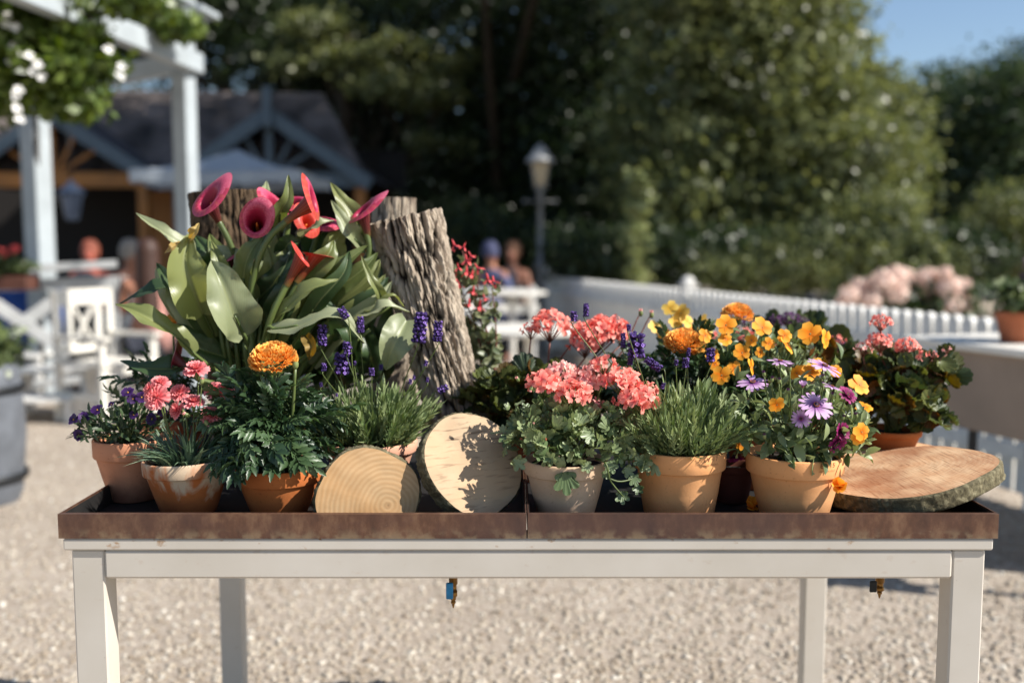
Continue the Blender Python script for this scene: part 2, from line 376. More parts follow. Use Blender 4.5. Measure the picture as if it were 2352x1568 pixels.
def pebbles():
    m = Mat('pebble', .9, 0, .25); r = m.n('ShaderNodeNewGeometry').outputs['Random Per Island']
    m.col(m.ramp(r, [(0, (128, 115, 99)), (.25, (150, 138, 122)), (.6, (166, 156, 141)), (.9, (178, 169, 155)), (1, (206, 200, 188))]))
    rng = np.random.default_rng(5); N = 42000
    Y = 2.5+ (rng.random(N)**1.6)*5.5; X = (rng.random(N)*2-1)*(Y*.56+.1)
    base = np.array([(1, 0, 0), (0, 1, 0), (-1, 0, 0), (0, -1, 0), (0, 0, 1), (.6, .6, .6), (-.5, .6, .7), (-.6, -.6, .6), (.6, -.6, .6)])
    F = [(0, 5, 8), (0, 1, 5), (1, 6, 5), (1, 2, 6), (2, 7, 6), (2, 3, 7), (3, 8, 7), (3, 0, 8), (5, 4, 8), (5, 6, 4), (6, 7, 4), (7, 8, 4)]
    s = .0035+rng.random(N)**2*.0085; sc = np.stack([s*(.7+rng.random(N)*.8), s*(.7+rng.random(N)*.8), s*(.5+rng.random(N)*.5)], 1)
    a = rng.random(N)*6.28; v = base[None]*sc[:, None]
    v += rng.normal(0, .0008, v.shape)
    vx = v[..., 0]*np.cos(a)[:, None]-v[..., 1]*np.sin(a)[:, None]+X[:, None]; vy = v[..., 0]*np.sin(a)[:, None]+v[..., 1]*np.cos(a)[:, None]+Y[:, None]
    V = np.stack([vx, vy, np.maximum(v[..., 2], -.001)], -1).reshape(-1, 3)
    Fa = (np.array(F)[None]+np.arange(N)[:, None, None]*9).reshape(-1, 3)
    bulk('gravel', V, Fa, m.m, None, 'loose gravel stones scattered over the yard')
def bulk(name, V, F, mats, parent=None, label=None, grad=None, smooth=False, M=None):
    me = bpy.data.meshes.new(name); k = F.shape[1]
    me.vertices.add(len(V)); me.vertices.foreach_set('co', V.astype(np.float32).ravel())
    me.loops.add(F.size); me.loops.foreach_set('vertex_index', F.astype(np.int32).ravel())
    me.polygons.add(len(F)); me.polygons.foreach_set('loop_start', np.arange(0, F.size, k, dtype=np.int32))
    me.polygons.foreach_set('loop_total', np.full(len(F), k, dtype=np.int32))
    me.materials.append(mats); me.update(calc_edges=True); me.validate()
    if smooth: me.polygons.foreach_set('use_smooth', [True]*len(me.polygons))
    if grad is not None:
        a = me.attributes.new('grad', 'FLOAT_VECTOR', 'POINT'); a.data.foreach_set('vector', grad.astype(np.float32).ravel())
    o = inst(name, me, parent, M or (WM[parent.name] if parent else None), 'stuff')
    if M is None and parent: o.matrix_basis = WM[parent.name].inverted(); WM[o.name] = Matrix.Identity(4)
    if label: o['label'] = label
    return o
pebbles()

def leafcloud(name, blobs, n, size, mat, parent=None, seed=1, clump=.3, per=26, label=None, up=.25, elong=1.7):
    """leaf-sized folded quads gathered in twig clumps inside ellipsoids (center, radii, weight)"""
    rng = np.random.default_rng(seed); out = []
    W = np.array([b[2] if len(b) > 2 else 1. for b in blobs]); W = W/W.sum()
    for b, wt in zip(blobs, W):
        m = max(1, int(n*wt/per)); c = np.array(b[0]); r = np.array(b[1])
        d = rng.normal(size=(m, 3)); d /= np.linalg.norm(d, axis=1)[:, None]
        rad = rng.random(m)**.42; rad *= 1+rng.normal(0, .09, m)
        cc = c+d*r*rad[:, None]
        pts = cc[:, None]+rng.normal(0, 1, (m, per, 3))*np.array([1, 1, .55])*clump
        tilt = np.repeat(rng.normal(0, .45, (m, 1, 3))+d[:, None]*.5, per, 1); out.append(np.concatenate([pts, tilt], 2).reshape(-1, 6))
    A = np.concatenate(out); Np = len(A); p = A[:, :3]; nn = rng.normal(0, .55, (Np, 3))+A[:, 3:]+np.array([0, 0, up]); nn /= np.linalg.norm(nn, axis=1)[:, None]
    t = rng.normal(size=(Np, 3)); t -= nn*(t*nn).sum(1)[:, None]; t /= np.linalg.norm(t, axis=1)[:, None]; s = np.cross(nn, t)
    L = size*(.6+rng.random(Np)*.8)[:, None]; Wd = L/elong
    V = np.stack([p-t*L*.5, p+s*Wd*.5+nn*Wd*.12, p+t*L*.5, p-s*Wd*.5+nn*Wd*.12], 1)
    keep = V[:, :, 2].min(1) > .01; V = V[keep]; Np = len(V)
    F = np.arange(Np*4).reshape(-1, 4)
    return bulk(name, V.reshape(-1, 3), F, mat, parent, label)

# ---------------------------------------------------------------- table
table = empty('display_table', (.028, 2.06, 0), 'long cream painted metal table holding the copper trays', 'table')
X0, X1, YF, YB, ZT = -.751, .807, 1.655, 2.48, .85
LW = .0555
for (x, y) in ((X0, YF), (X1-LW, YF), (X0, YB), (X1-LW, YB)):
    m = MB(); m.box((x, y, 0), (x+LW, y+.05, .786), bev=.003); m.obj('leg', CREAM, table, smooth=False)
TW = Matrix.Identity(4)
def tpart(name, a, b, bev=.0025):
    m = MB(); m.box(a, b, bev=bev); return m.obj(name, CREAM, table, smooth=False)
tpart('apron', (X0+LW+.001, YF-.003, .736), (X1-LW-.001, YF+.046, .786), .004)
tpart('apron', (X0+LW+.001, YB+.002, .736), (X1-LW-.001, YB+.047, .786), .004)
tpart('apron', (X0+.002, YF+.052, .736), (X0+.048, YB-.002, .786), .004)
tpart('apron', (X1-.048, YF+.052, .736), (X1-.002, YB-.002, .786), .004)
tpart('top_rail', (X0-.011, YF-.006, .7865), (X1+.01, YF+.05, .807))
tpart('top_rail', (X0-.011, YB, .7865), (X1+.01, YB+.052, .807))
tpart('top_rail', (X0-.011, YF+.051, .7865), (X0+.04, YB-.001, .807))
tpart('top_rail', (X1-.04, YF+.051, .7865), (X1+.01, YB-.001, .807))
for lab, xa, xb, lb in (('a', -.768, .0245, 'weathered copper tray under the calla lily and log slices on the left half'), ('b', .0265, .823, 'weathered copper tray under the coral geranium on the right half of the table')):
    m = MB(); y0, y1, z0 = YF-.008, YB+.058, .808; t = .0022
    m.box((xa, y0, z0), (xb, y1, z0+.003)); m.box((xa, y0, z0+.0032), (xb, y0+t, ZT)); m.box((xa, y1-t, z0+.0032), (xb, y1, ZT))
    m.box((xa, y0+t+.0002, z0+.0032), (xa+t, y1-t-.0002, ZT)); m.box((xb-t, y0+t+.0002, z0+.0032), (xb, y1-t-.0002, ZT))
    m.box((xa, y0+t+.0001, ZT-.0018), (xb, y0+.011, ZT-.0001))
    o = m.obj('tray', COPPER, smooth=False)
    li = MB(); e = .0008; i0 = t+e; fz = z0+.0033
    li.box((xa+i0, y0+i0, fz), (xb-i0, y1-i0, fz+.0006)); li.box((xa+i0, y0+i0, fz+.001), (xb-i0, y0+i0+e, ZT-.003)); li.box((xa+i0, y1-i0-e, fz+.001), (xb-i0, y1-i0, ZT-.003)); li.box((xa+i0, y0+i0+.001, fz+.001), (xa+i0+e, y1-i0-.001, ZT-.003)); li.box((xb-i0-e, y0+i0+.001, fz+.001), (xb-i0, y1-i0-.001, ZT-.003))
    li.obj('inner_shade_sheet', TRAYSHADE, o, smooth=False); tag(o, lb, 'tray', 'copper trays on the table')
ZF = .8126
def valve(u, v0, v1, blue, lb):
    p = P(u, v0, 1.78); q = P(u, v1, 1.78); e = empty('drain_valve', (p.x, p.y, q.z), lb, 'valve', 'drain valves under the trays')
    h = p.z-q.z
    m = MB(); pr = [(.0055, .02), (.0055, h*.5), (.0075, h*.5), (.0075, h*.72), (.0062, h*.72), (.0062, h), (.008, h), (.008, h+.05)]
    m.lathe(pr, 16, M=Matrix.Translation((p.x, p.y, q.z))); m.lathe([(.0008, 0), (.0022, .004), (.003, .009), (.0045, .009), (.0045, .0125), (.0035, .0125), (.0035, .016), (.0052, .016), (.0052, .021)], 12, M=Matrix.Translation((p.x, p.y, q.z)))
    m.obj('valve_body', BRASS, e)
    m = MB(); x = p.x-.006 if blue else p.x-.016
    m.box((x-.0065, p.y-.013, q.z+h*(.45 if blue else .5)), (x+.0065, p.y-.009, p.z+.006), bev=.0015); m.obj('lever', BLUE if blue else DARKM, e, smooth=False)
valve(1041, 1340, 1395, True, 'brass drain valve with a blue lever under the middle of the table')
valve(2021, 1336, 1373, False, 'brass drain valve with a dark lever under the right end of the table')

# ---------------------------------------------------------------- pots
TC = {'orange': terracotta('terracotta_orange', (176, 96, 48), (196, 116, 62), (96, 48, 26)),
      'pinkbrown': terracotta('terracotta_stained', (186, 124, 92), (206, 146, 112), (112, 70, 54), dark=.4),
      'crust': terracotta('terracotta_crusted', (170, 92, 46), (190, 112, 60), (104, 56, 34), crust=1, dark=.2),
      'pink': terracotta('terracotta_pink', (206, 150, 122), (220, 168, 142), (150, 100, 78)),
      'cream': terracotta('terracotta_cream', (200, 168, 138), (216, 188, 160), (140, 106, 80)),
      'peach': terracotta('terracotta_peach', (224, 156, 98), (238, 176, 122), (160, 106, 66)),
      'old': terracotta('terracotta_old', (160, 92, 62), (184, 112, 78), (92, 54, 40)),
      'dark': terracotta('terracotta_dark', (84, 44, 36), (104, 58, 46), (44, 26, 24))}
def pot(root, x, y, z0, h, R, mat, taper=.66, rimh=.24, soil=True, tilt=(0, 0), rim=1.08):
    b = R*taper; rb = R/rim; zr = h*(1-rimh); t = .0055
    pr = [(.001, .004), (b*.9, .004), (b*.96, 0), (b, .002), (b+(rb-b)*.5, zr*.5), (rb*.985, zr-.001), (rb*.99, zr), (R*.975, zr+.001), (R*.99, zr+.003), (R, h-.003), (R-.001, h-.0008), (R-.003, h), (R-t*.7, h-.0006), (R-t, h-.003), (rb-t*1.6, zr), (b*.95, h*.35)]
    pr = [(r, z) for r, z in pr]; m = MB(); sd = random.random()*9
    m.lathe(pr, 56, wob=lambda a, z: .004*sin(2*a+sd))
    M = Matrix.Translation((x, y, z0)) @ Matrix.Rotation(tilt[0], 4, 'X') @ Matrix.Rotation(tilt[1], 4, 'Y')
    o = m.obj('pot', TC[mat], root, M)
    if soil:
        s = MB(); r = rb-t*1.8; r = R-t-.002
        s.grid(lambda a, c: (a*r*cos(2*pi*c), a*r*sin(2*pi*c), h-.013+.004*noise.noise(Vector((a*cos(6.28*c)*6, a*sin(6.28*c)*6, x*9)))), 6, 24, closed=True)
        s.obj('soil', SOIL, o, M)
    return o, M
def stamp(parent, M, R, h, txt, small, ang, mat):
    for s, size, dz in ((txt, .0115, -.011), (small, .0042, -.0185)):
        cu = bpy.data.curves.new('stamp', 'FONT'); cu.body = s; cu.size = size; cu.align_x = 'CENTER'; cu.space_character = 1.25; cu.resolution_u = 3
        t = bpy.data.objects.new('tmp', cu); me = bpy.data.meshes.new_from_object(t); bpy.data.objects.remove(t)
        for v in me.vertices:
            a = ang + v.co.x/R; z = h+dz+v.co.y; r = R+.0002
            v.co = (r*sin(a), -r*cos(a), z)
        me.materials.clear(); me.materials.append(mat); inst('stamp', me, parent, M)
STAMPM = flat('pressed_stamp', (140, 92, 60), .9)

def place_pot(name, label, u, v, rpx, Y, mat, cat='potted plant', group=None, z0=ZF, **k):
    """u,v = rim centre in the picture, rpx = rim radius in the picture"""
    c = P(u, v, Y); R = rpx/FPX*Y*1.0; root = empty(name, (c.x, c.y, z0), label, cat, group)
    o, M = pot(root, c.x, c.y, z0, c.z-z0, R, mat, **k)
    return root, Vector((c.x, c.y, c.z)), R, (c.z-z0), o, M

# ---------------------------------------------------------------- leaf and flower templates
def blade(m, L=1, W=.25, M=None, n=6, fold=.25, curl=.3, mat=0, serr=0, wide=.45, twist=0, k=2):
    def fn(u, c):
        x = (c-.5)*2; w_ = W*.5*(sin(pi*min(1, u**(.693/-math.log(wide)))))**.8 if 0 < u < 1 else 0
        w_ *= 1+serr*(1 if int(u*n+.5) % 2 else -1)
        a = curl*u; y = L*u*(1-.15*abs(curl)*u); z = -L*curl*u*u*.5
        X = x*w_; Z = z+abs(X)*fold*1.2
        if twist: X, Z = X*cos(twist*u)-(Z-z)*sin(twist*u), z+X*sin(twist*u)+(Z-z)*cos(twist*u)
        return (X, y, Z)
    return m.grid(fn, n, k, mat, M)
def lobed(m, nl=5, depth=.3, ruf=.05, M=None, mat=0, gap=.55, cup=.15, ph=0):
    """leaf fan: base at origin, spreads along +Y, radius .5"""
    N = nl*8; v = [(0, .08, 0)]; g = [(0, 0)]; f = []
    for ring, rr in enumerate((.5, 1)):
        for i in range(N+1):
            a = -pi/2 + gap/2*1.2 + (2*pi-gap*1.2)*i/N
            lob = abs(sin(pi*nl*i/N))**.8; r = .5*rr*(1-depth*(1-lob) if rr == 1 else 1-depth*.25*(1-lob)); r *= .8+.2*sin((a+pi/2)/2)
            v.append((r*cos(a)*1.0, .08+r*.95*sin(a)+.32*rr, cup*(rr**2)*.5*(.6+.4*lob)+ruf*rr*sin(i*2.1+ph))); g.append((i/N, rr))
    for i in range(N):
        f.append((0, 1+i, 2+i)); a = 1+i; b = 2+N+i; f.append((a, b, b+1, a+1))
    return m.add(v, f, mat, M, g)
def mesh_of(name, fn, mats, smooth=True):
    m = MB(); fn(m); return m.mesh(name, mats, smooth)
rr_ = random.Random(3)
L_IVYG = [mesh_of('ivy_leaf', lambda m, i=i: lobed(m, 5, .46+.05*i, .03, cup=.1+.25*i, ph=i), [IVYG]) for i in range(3)]
def zleaf(m, i): lobed(m, 9, .1, .05, cup=.1+.3*i, ph=i*2, gap=.3)
L_ZON = [mesh_of('zonal_leaf', lambda m, i=i: zleaf(m, i), [ZONAL]) for i in range(3)]+[mesh_of('zonal_leaf', lambda m: zleaf(m, 1), [ZRED])]
def pinnate(m, seed):
    r = random.Random(seed); n = 6
    m.tube([(0, 0, 0), (0, .35, .015), (0, .7, -.01), (0, .95, -.07)], .008, 4)
    for i in range(n):
        t = .2+.68*i/(n-1); z = .015-.1*t*t
        for sd in (-1, 1):
            a = sd*(1.05-.45*t)+r.gauss(0, .07); L = .34*(1-.35*abs(t-.5))
            blade(m, L, .12, Matrix.Translation((0, t, z)) @ Matrix.Rotation(-a, 4, 'Z') @ Matrix.Rotation(r.gauss(-.1, .25), 4, 'X'), 8, .5, .45, serr=.16, wide=.5)
    blade(m, .32, .1, Matrix.Translation((0, .93, -.065)) @ Matrix.Rotation(-.25, 4, 'X'), 8, .5, .4, serr=.16)
L_MARI = [mesh_of('marigold_leaf', lambda m, i=i: pinnate(m, i), [MARIL]) for i in range(4)]
L_OST = [mesh_of('spoon_leaf', lambda m, i=i: blade(m, 1, .34+.05*i, None, 6, .35, .35+.2*i, wide=.62, serr=.05), [OSTL]) for i in range(3)]
L_CALI = [mesh_of('small_leaf', lambda m, i=i: blade(m, 1, .3, None, 4, .3, .3+.3*i, wide=.5), [CALIL]) for i in range(2)]
L_CARN = [mesh_of('grass_leaf', lambda m, i=i: blade(m, 1, .075, None, 8, .6, .35+.45*i, wide=.3, twist=.5*i), [CARNL]) for i in range(4)]
L_FUCH = [mesh_of('fuchsia_leaf', lambda m, i=i: blade(m, 1, .5, None, 5, .3, .3+.3*i, wide=.42), [FUCHL]) for i in range(2)]
def sprig(m, seed):
    r = random.Random(seed); m.tube([(0, 0, 0), (.01, .5, .01), (0, .95, 0)], [.012, .009, .005], 4)
    for i in range(20):
        t = .12+.85*i/19; a = i*2.4+r.random(); e = .5-.3*t+r.gauss(0, .12)
        d = Vector((cos(a)*sin(e), cos(e), sin(a)*sin(e))); L = (.34-.12*t)*r.uniform(.8, 1.15)
        blade(m, L, .05, frame((0, t, 0), d, Vector((cos(a), -.2, sin(a)))), 3, .4, -.25+r.random()*.3, wide=.5, k=2)
L_LAV = [mesh_of('lavender_sprig', lambda m, i=i: sprig(m, i), [LAVL]) for i in range(5)]

def marigold(m, seed, dens=1):
    r = random.Random(seed)
    m.lathe([(.05, -.62), (.2, -.5), (.26, -.3), (.34, -.12)], 12, 1)
    n = int(190*dens)
    for i in range(n):
        t = (i+.5)/n; el = math.asin(1-1.15*t) if 1-1.15*t > -1 else -1; az = i*2.39996
        e = el+r.gauss(0, .06); d = Vector((cos(e)*cos(az), cos(e)*sin(az), sin(e)))
        p = Vector((d.x*.62, d.y*.62, d.z*.4)); side = d.cross(Vector((0, 0, 1))).normalized() if abs(d.z) < .99 else Vector((1, 0, 0))
        w_ = r.uniform(.17, .26); L = r.uniform(.3, .4); ph = r.random()*6; upv = side.cross(d)
        v = []; g = []
        for a in range(3):
            for b in range(5):
                x = (b/4-.5)*w_*(.4+.75*a/2); tt = a/2
                v.append(p+d*L*tt+side*x+upv*(.055*sin(ph+b*2.2)*tt+.10*tt*tt)); g.append((b/4, tt))
        f = [(a*5+b, a*5+b+1, a*5+b+6, a*5+b+5) for a in range(2) for b in range(4)]
        m.add([tuple(q) for q in v], f, 0, None, g)
F_MARI = [mesh_of('marigold_bloom', lambda m, i=i: marigold(m, i), [MARIF, BUD]) for i in range(2)]
def carnation(m, seed):
    r = random.Random(seed)
    m.lathe([(.03, -.95), (.13, -.85), (.17, -.5), (.2, -.15), (.22, -.02)], 10, 1)
    for ring, (n, el, L, w_) in enumerate(((6, .12, .95, .75), (6, .55, .8, .62), (6, .95, .62, .5), (5, 1.3, .5, .4))):
        for i in range(n):
            az = 2*pi*i/n+ring*.5+r.gauss(0, .1); e = el+r.gauss(0, .1)
            d = Vector((cos(e)*cos(az), cos(e)*sin(az), sin(e))); side = Vector((-sin(az), cos(az), 0)); upv = side.cross(d)*-1
            v = []; g = []; K = 10; ph = r.random()*6
            for a in range(4):
                tt = a/3
                for b in range(K+1):
                    s_ = (b/K-.5)*2; x = s_*w_*.5*(.25+.85*tt); edge = (.06 if b % 2 else -.03) if a == 3 else 0
                    v.append(d*(L*tt*(1-.12*s_*s_*tt)+edge)+side*x+upv*(.07*sin(ph+b*1.5)*tt*tt+.1*tt*tt*(1-ring*.3))*-1+Vector((0, 0, .02*ring))); g.append((b/K, tt))
            f = [(a*(K+1)+b, a*(K+1)+b+1, (a+1)*(K+1)+b+1, (a+1)*(K+1)+b) for a in range(3) for b in range(K)]
            m.add([tuple(q) for q in v], f, 0, None, g)
F_CARN = [mesh_of('carnation_bloom', lambda m, i=i: carnation(m, i), [PINKF, BUD]) for i in range(3)]
def petal_flower(m, n=5, L=1, w_=.6, el=.2, cup=.15, seed=0, mat=0, notch=0, jit=.12, rows=3, K=4, skew=None, narrow=.25):
    r = random.Random(seed)
    for i in range(n):
        az = 2*pi*i/n+r.gauss(0, jit); Li = L*(skew[i] if skew else 1)*r.uniform(.92, 1.08); e = el+r.gauss(0, jit)
        rad = Vector((cos(az), sin(az), 0)); side = Vector((-sin(az), cos(az), 0)); v = []; g = []
        for a in range(rows+1):
            tt = a/rows; ww = w_*(skew[i] if skew else 1)*.5*(narrow+(1-narrow)*sin(pi*min(tt*.62, 1)))*(1 if a < rows else .62)
            for b in range(K+1):
                s_ = (b/K-.5)*2
                v.append(rad*(Li*tt*cos(e)*(1-notch*(1-abs(s_))*(a == rows)))+side*s_*ww+Vector((0, 0, Li*tt*sin(e)-cup*tt*tt*Li+.08*s_*s_*ww))); g.append((b/K, tt))
        f = [(a*(K+1)+b, (a+1)*(K+1)+b, (a+1)*(K+1)+b+1, a*(K+1)+b+1) for a in range(rows) for b in range(K)]
        m.add([tuple(q) for q in v], f, mat, None, g)
F_FLO = {k: [mesh_of('floret', lambda m, i=i: petal_flower(m, 5, 1, .66, .3+.25*i, .22, i, notch=.08, jit=.2), [mt]) for i in range(3)] for k, mt in (('coral', CORAL), ('pale', PALEP), ('plum', DPURP), ('red', REDF), ('rhodo', RHODO), ('yellow', YELF))}
def viola(m, seed, sk=(1, .95, .85, .85, .95)):
    petal_flower(m, 5, 1, .95, .1, .12, seed, skew=sk, jit=.06, K=5, narrow=.35)
    m.lathe([(.001, .06), (.05, .05), (.07, .0)], 8, 1)
    for i in range(5): blade(m, .5, .16, Matrix.Translation((0, 0, -.06)) @ Matrix.Rotation(i*1.26+.6, 4, 'Z') @ Matrix.Rotation(-.25, 4, 'X'), 3, .2, .1, 1)
F_VIO = [mesh_of('viola_bloom', lambda m, i=i: viola(m, i), [VIOLAF, BUD]) for i in range(3)]
F_YEL = [mesh_of('yellow_bloom', lambda m, i=i: viola(m, i+5), [YELF, BUD]) for i in range(2)]
F_CALI = [mesh_of('calibrachoa_bloom', lambda m, i=i: (petal_flower(m, 5, 1, 1.1, .45, .25, i, notch=.06, K=4), m.lathe([(.07, .05), (.1, -.1), (.06, -.8)], 8, 0), m.lathe([(.001, .14), (.09, .12), (.1, .06)], 8, 1)), [PURPF, YELF]) for i in range(2)]
def daisy(m, n, el, seed, w_=.24, cup=.1):
    petal_flower(m, n, 1, w_, el, cup, seed, jit=.05, rows=4, K=2, narrow=.5)
    m.lathe([(.001, -.22), (.1, -.2), (.16, -.08), (.17, .0)], 12, 1)
    m.lathe([(.18, .02), (.16, .08), (.1, .12), (.001, .13)], 14, 2)
DISCO = flat('orange_anther', (190, 110, 40), .8)
def daisy2(m, *a, **k):
    daisy(m, *a, **k)
    for i in range(14): m.lathe([(.001, .03), (.02, .02), (.02, -.02)], 5, 3, Matrix.Translation((.15*cos(i*.449), .15*sin(i*.449), .11)))
F_OST = [mesh_of('osteospermum_bloom', lambda m, i=i: daisy2(m, 16, (.05, .25, 1.0)[i], i), [OSTF, BUD, DISC, DISCO]) for i in range(3)]
F_MAG = [mesh_of('magenta_bloom', lambda m, i=i: (daisy2(m, 13, .15+.4*i, i, .34), petal_flower(m, 11, .7, .34, .6+.3*i, .1, i+9, jit=.1, rows=3, K=2, narrow=.5)), [MAGF, BUD, DISC, DISCO]) for i in range(2)]
def bud(m, tipmat=1):
    m.lathe([(.03, -1), (.25, -.9), (.42, -.55), (.44, -.2), (.34, .15)], 10, 0); 
    for i in range(9): blade(m, .65, .22, frame((.3*cos(i*.7), .3*sin(i*.7), 0), (cos(i*.7)*.1, sin(i*.7)*.1, 1), (cos(i*.7), sin(i*.7), 0)), 3, .3, .2, tipmat)
B_OST = mesh_of('bud', lambda m: bud(m), [BUD, DPURP]); B_MARI = mesh_of('bud', lambda m: bud(m), [BUD, MARIF]); B_PINK = mesh_of('bud', lambda m: bud(m), [BUD, PALEP])
def lavspike(m, seed, L=5.):
    r = random.Random(seed); n = int(L*2.7)
    for k in range(n):
        z = k/n*L; rad = .5*(1-.45*(k/n)**2)*(1 if k != 1 else .75)
        for j in range(8):
            a = j*.785+k*.5+r.gauss(0, .1); e = .55+r.gauss(0, .12); d = Vector((cos(a)*cos(e), sin(a)*cos(e), sin(e)))
            p = Vector((cos(a)*rad*.45, sin(a)*rad*.45, z)); LL = r.uniform(.5, .7)
            m.lathe([(.06, 0), (.19, LL*.4), (.2, LL*.72), (.03, LL*.95)], 5, 0, Matrix.Translation(p) @ d.to_track_quat('Z', 'Y').to_matrix().to_4x4())
            if r.random() < .3: petal_flower(m2 := MB(), 4, .2, .2, .4, .1, k*j); m.add(np.concatenate(m2.v) @ np.array(d.to_track_quat('Z', 'Y').to_matrix()).T+np.array(p+d*LL*.85), m2.f, 0, None, np.ones((m2.n, 2)))
    m.tube([(0, 0, -.2), (0, 0, L)], .06, 5, 1)
SPK = {q: mesh_of('lavender_spike', lambda m, q=q: lavspike(m, q, q), [LAVF, STEM]) for q in (2, 3, 4, 5)}

def tubeobj(name, pts, r, mat, parent, n=6, k=10):
    m = MB(); c = crom(pts, k)
    rr = [r[0]+(r[1]-r[0])*i/k for i in range(k+1)] if isinstance(r, (tuple, list)) else r
    m.tube(c, rr, n); return m.obj(name, mat, parent)
def look(p, d, tw=0, sc=1):
    q = Vector(d).normalized().to_track_quat('Z', 'Y').to_matrix().to_4x4()
    return Matrix.Translation(p) @ q @ Matrix.Rotation(tw, 4, 'Z') @ Matrix.Scale(sc, 4)
def bush(root, name, meshes, n, c, rad, size, seed, out=.6, up=.5, inner=.45, lower=-.35, droop=0, jit=.5, hemi=None):
    """single leaves on the shell and inside of an ellipsoid; each leaf an object"""
    r = random.Random(seed); c = Vector(c)
    for i in range(n):
        z = r.uniform(lower, 1); a = r.random()*2*pi; s_ = sqrt(max(0, 1-z*z)); d = Vector((cos(a)*s_, sin(a)*s_, z))
        if hemi and r.random() < hemi and d.y > .2: d.y = -d.y
        k = inner+(1-inner)*r.random()**.6; p = c+Vector((d.x*rad[0], d.y*rad[1], d.z*rad[2]))*k
        yax = d*out+Vector((0, 0, up*.6))+rv(r, jit*.6)-Vector((0, 0, droop*k)); zz = Vector((0, 0, .8))+d*.6+rv(r, jit)
        s = r.uniform(*size); M = frame(p-yax.normalized()*s*.45, yax, zz, s)
        inst(name, r.choice(meshes), root, M)
def twigs(root, base, c, rad, n, seed, mat=STEM, r0=.0022, lower=0):
    m = MB(); r = random.Random(seed)
    for i in range(n):
        z = r.uniform(lower, .9); a = r.random()*6.28; s_ = sqrt(1-z*z); e = Vector(c)+Vector((cos(a)*s_*rad[0], sin(a)*s_*rad[1], z*rad[2]))*.85
        b = Vector(base)+Vector((r.gauss(0, .014), r.gauss(0, .014), -.01)); m.tube(crom([b, b.lerp(e, .5)+Vector((0, 0, .015)), e], 6), [r0, r0, r0*.9, r0*.8, r0*.7, r0*.6, r0*.5], 5)
    return m.obj('stems', mat, root, kind='stuff')
def bloom(root, mesh, u, v, Y, rpx, d, tw=0, name='flower', stem_to=None, smat=STEM, sr=.0013, off=0.0):
    p = P(u, v, Y); s = rpx/FPX*Y; o = inst(name, mesh, root, look(p, d, tw, s))
    if stem_to is not None:
        a = p-Vector(d).normalized()*s*off; b = Vector(stem_to); mid = a.lerp(b, .5)+(Vector((a.x, a.y, b.z))-b)*.18-Vector(d).normalized()*s*.3
        tubeobj('stem', [b, mid, a], (sr*1.15, sr), smat, root)
    return o
def umbel(root, u, v, Y, rpx, kind, n, seed, base, sq=.75, fl=.3, smat=STEM, bare=False, front=True):
    """round geranium head: stalk, then single florets on short pedicels"""
    r = random.Random(seed); c = P(u, v, Y); R = rpx/FPX*Y; hub = c-Vector((0, 0, R*.9))
    m = MB(); b = Vector(base); m.tube(crom([b, b.lerp(hub, .55)+Vector((r.gauss(0, .01), 0, 0)), hub], 8), .0017, 6); ds = []
    for i in range(n):
        z = 1-1.35*(i+.5)/n; a = i*2.4+r.random()*.5; s_ = sqrt(max(0, 1-z*z)); d = Vector((cos(a)*s_, sin(a)*s_, z)); ds.append(d)
        m.tube([hub, hub.lerp(c, .4)+d*R*.3, c+Vector((d.x, d.y, d.z*sq))*R*.8], .0008, 4)
    head = m.obj('flower_head', smat, root)
    for i, d in enumerate(ds):
        p = c+Vector((d.x, d.y, d.z*sq))*R*r.uniform(.72, .95); inst('floret', r.choice(F_FLO[kind]), head, look(p, d+rv(r, .35)+Vector((0, -.25, .1)), r.random()*6, R*fl*r.uniform(.85, 1.15)))
    return head

# ---------------------------------------------------------------- wood slices and logs
def wslice(name, label, c, nrm, R, th, seed, face, upv=(0, 0, 1), wobble=.04, cut=None, sx=1.0, group='cut wood slices on the trays'):
    M = look(c, nrm); 
    y = Vector(upv)-Vector(nrm).normalized()*Vector(upv).dot(Vector(nrm).normalized()); M = frame(c, y, nrm)
    root = empty(name, c, label, 'wood slice', group); N = 96
    def rad(a):
        r = R*(1+wobble*noise.noise(Vector((cos(a)*1.2, sin(a)*1.2, seed)))*2+.008*noise.noise(Vector((cos(a)*9, sin(a)*9, seed))))
        if cut: r = min(r, cut[1]*R/max(.05, cos(a-cut[0])))
        return r
    m = MB()
    m.grid(lambda s, t: (rad(6.2832*t)*s*.985*cos(6.2832*t)*sx, rad(6.2832*t)*s*.985*sin(6.2832*t), .0012*noise.noise(Vector((s*cos(6.28*t)*3, s*sin(6.28*t)*3, seed)))), 16, N, closed=True)
    m.grid(lambda s, t: (rad(-6.2832*t)*s*.985*cos(6.2832*t)*sx, -rad(-6.2832*t)*s*.985*sin(6.2832*t), -th), 2, N, closed=True)
    m.obj('cut_wood', face, root, M)
    b = MB()
    def side(s, t):
        a = 6.2832*t; r = rad(a); bump_ = .0028*noise.noise(Vector((cos(a)*R*190, sin(a)*R*190, s*th*60+seed)))+.002*noise.noise(Vector((cos(a)*R*60, sin(a)*R*60, s*th*200)))
        k = r*(.984 if s in (0, 1) else 1)+(bump_+.002 if 0 < s < 1 else 0); return (k*cos(a)*sx, k*sin(a), -s*th)
    b.grid(side, 10, 300, closed=True); b.obj('bark', BARKS, root, M); return root
SL1 = endgrain('slice_wood_tan', (196, 164, 124), (174, 136, 94), (.035, -.012, 0), 36, .12, (176, 132, 84), .45, 3)
SL2 = endgrain('slice_wood_pale', (178, 156, 128), (150, 122, 94), (-.3, -.03, 0), 40, .8, (198, 164, 128), .02, 10)
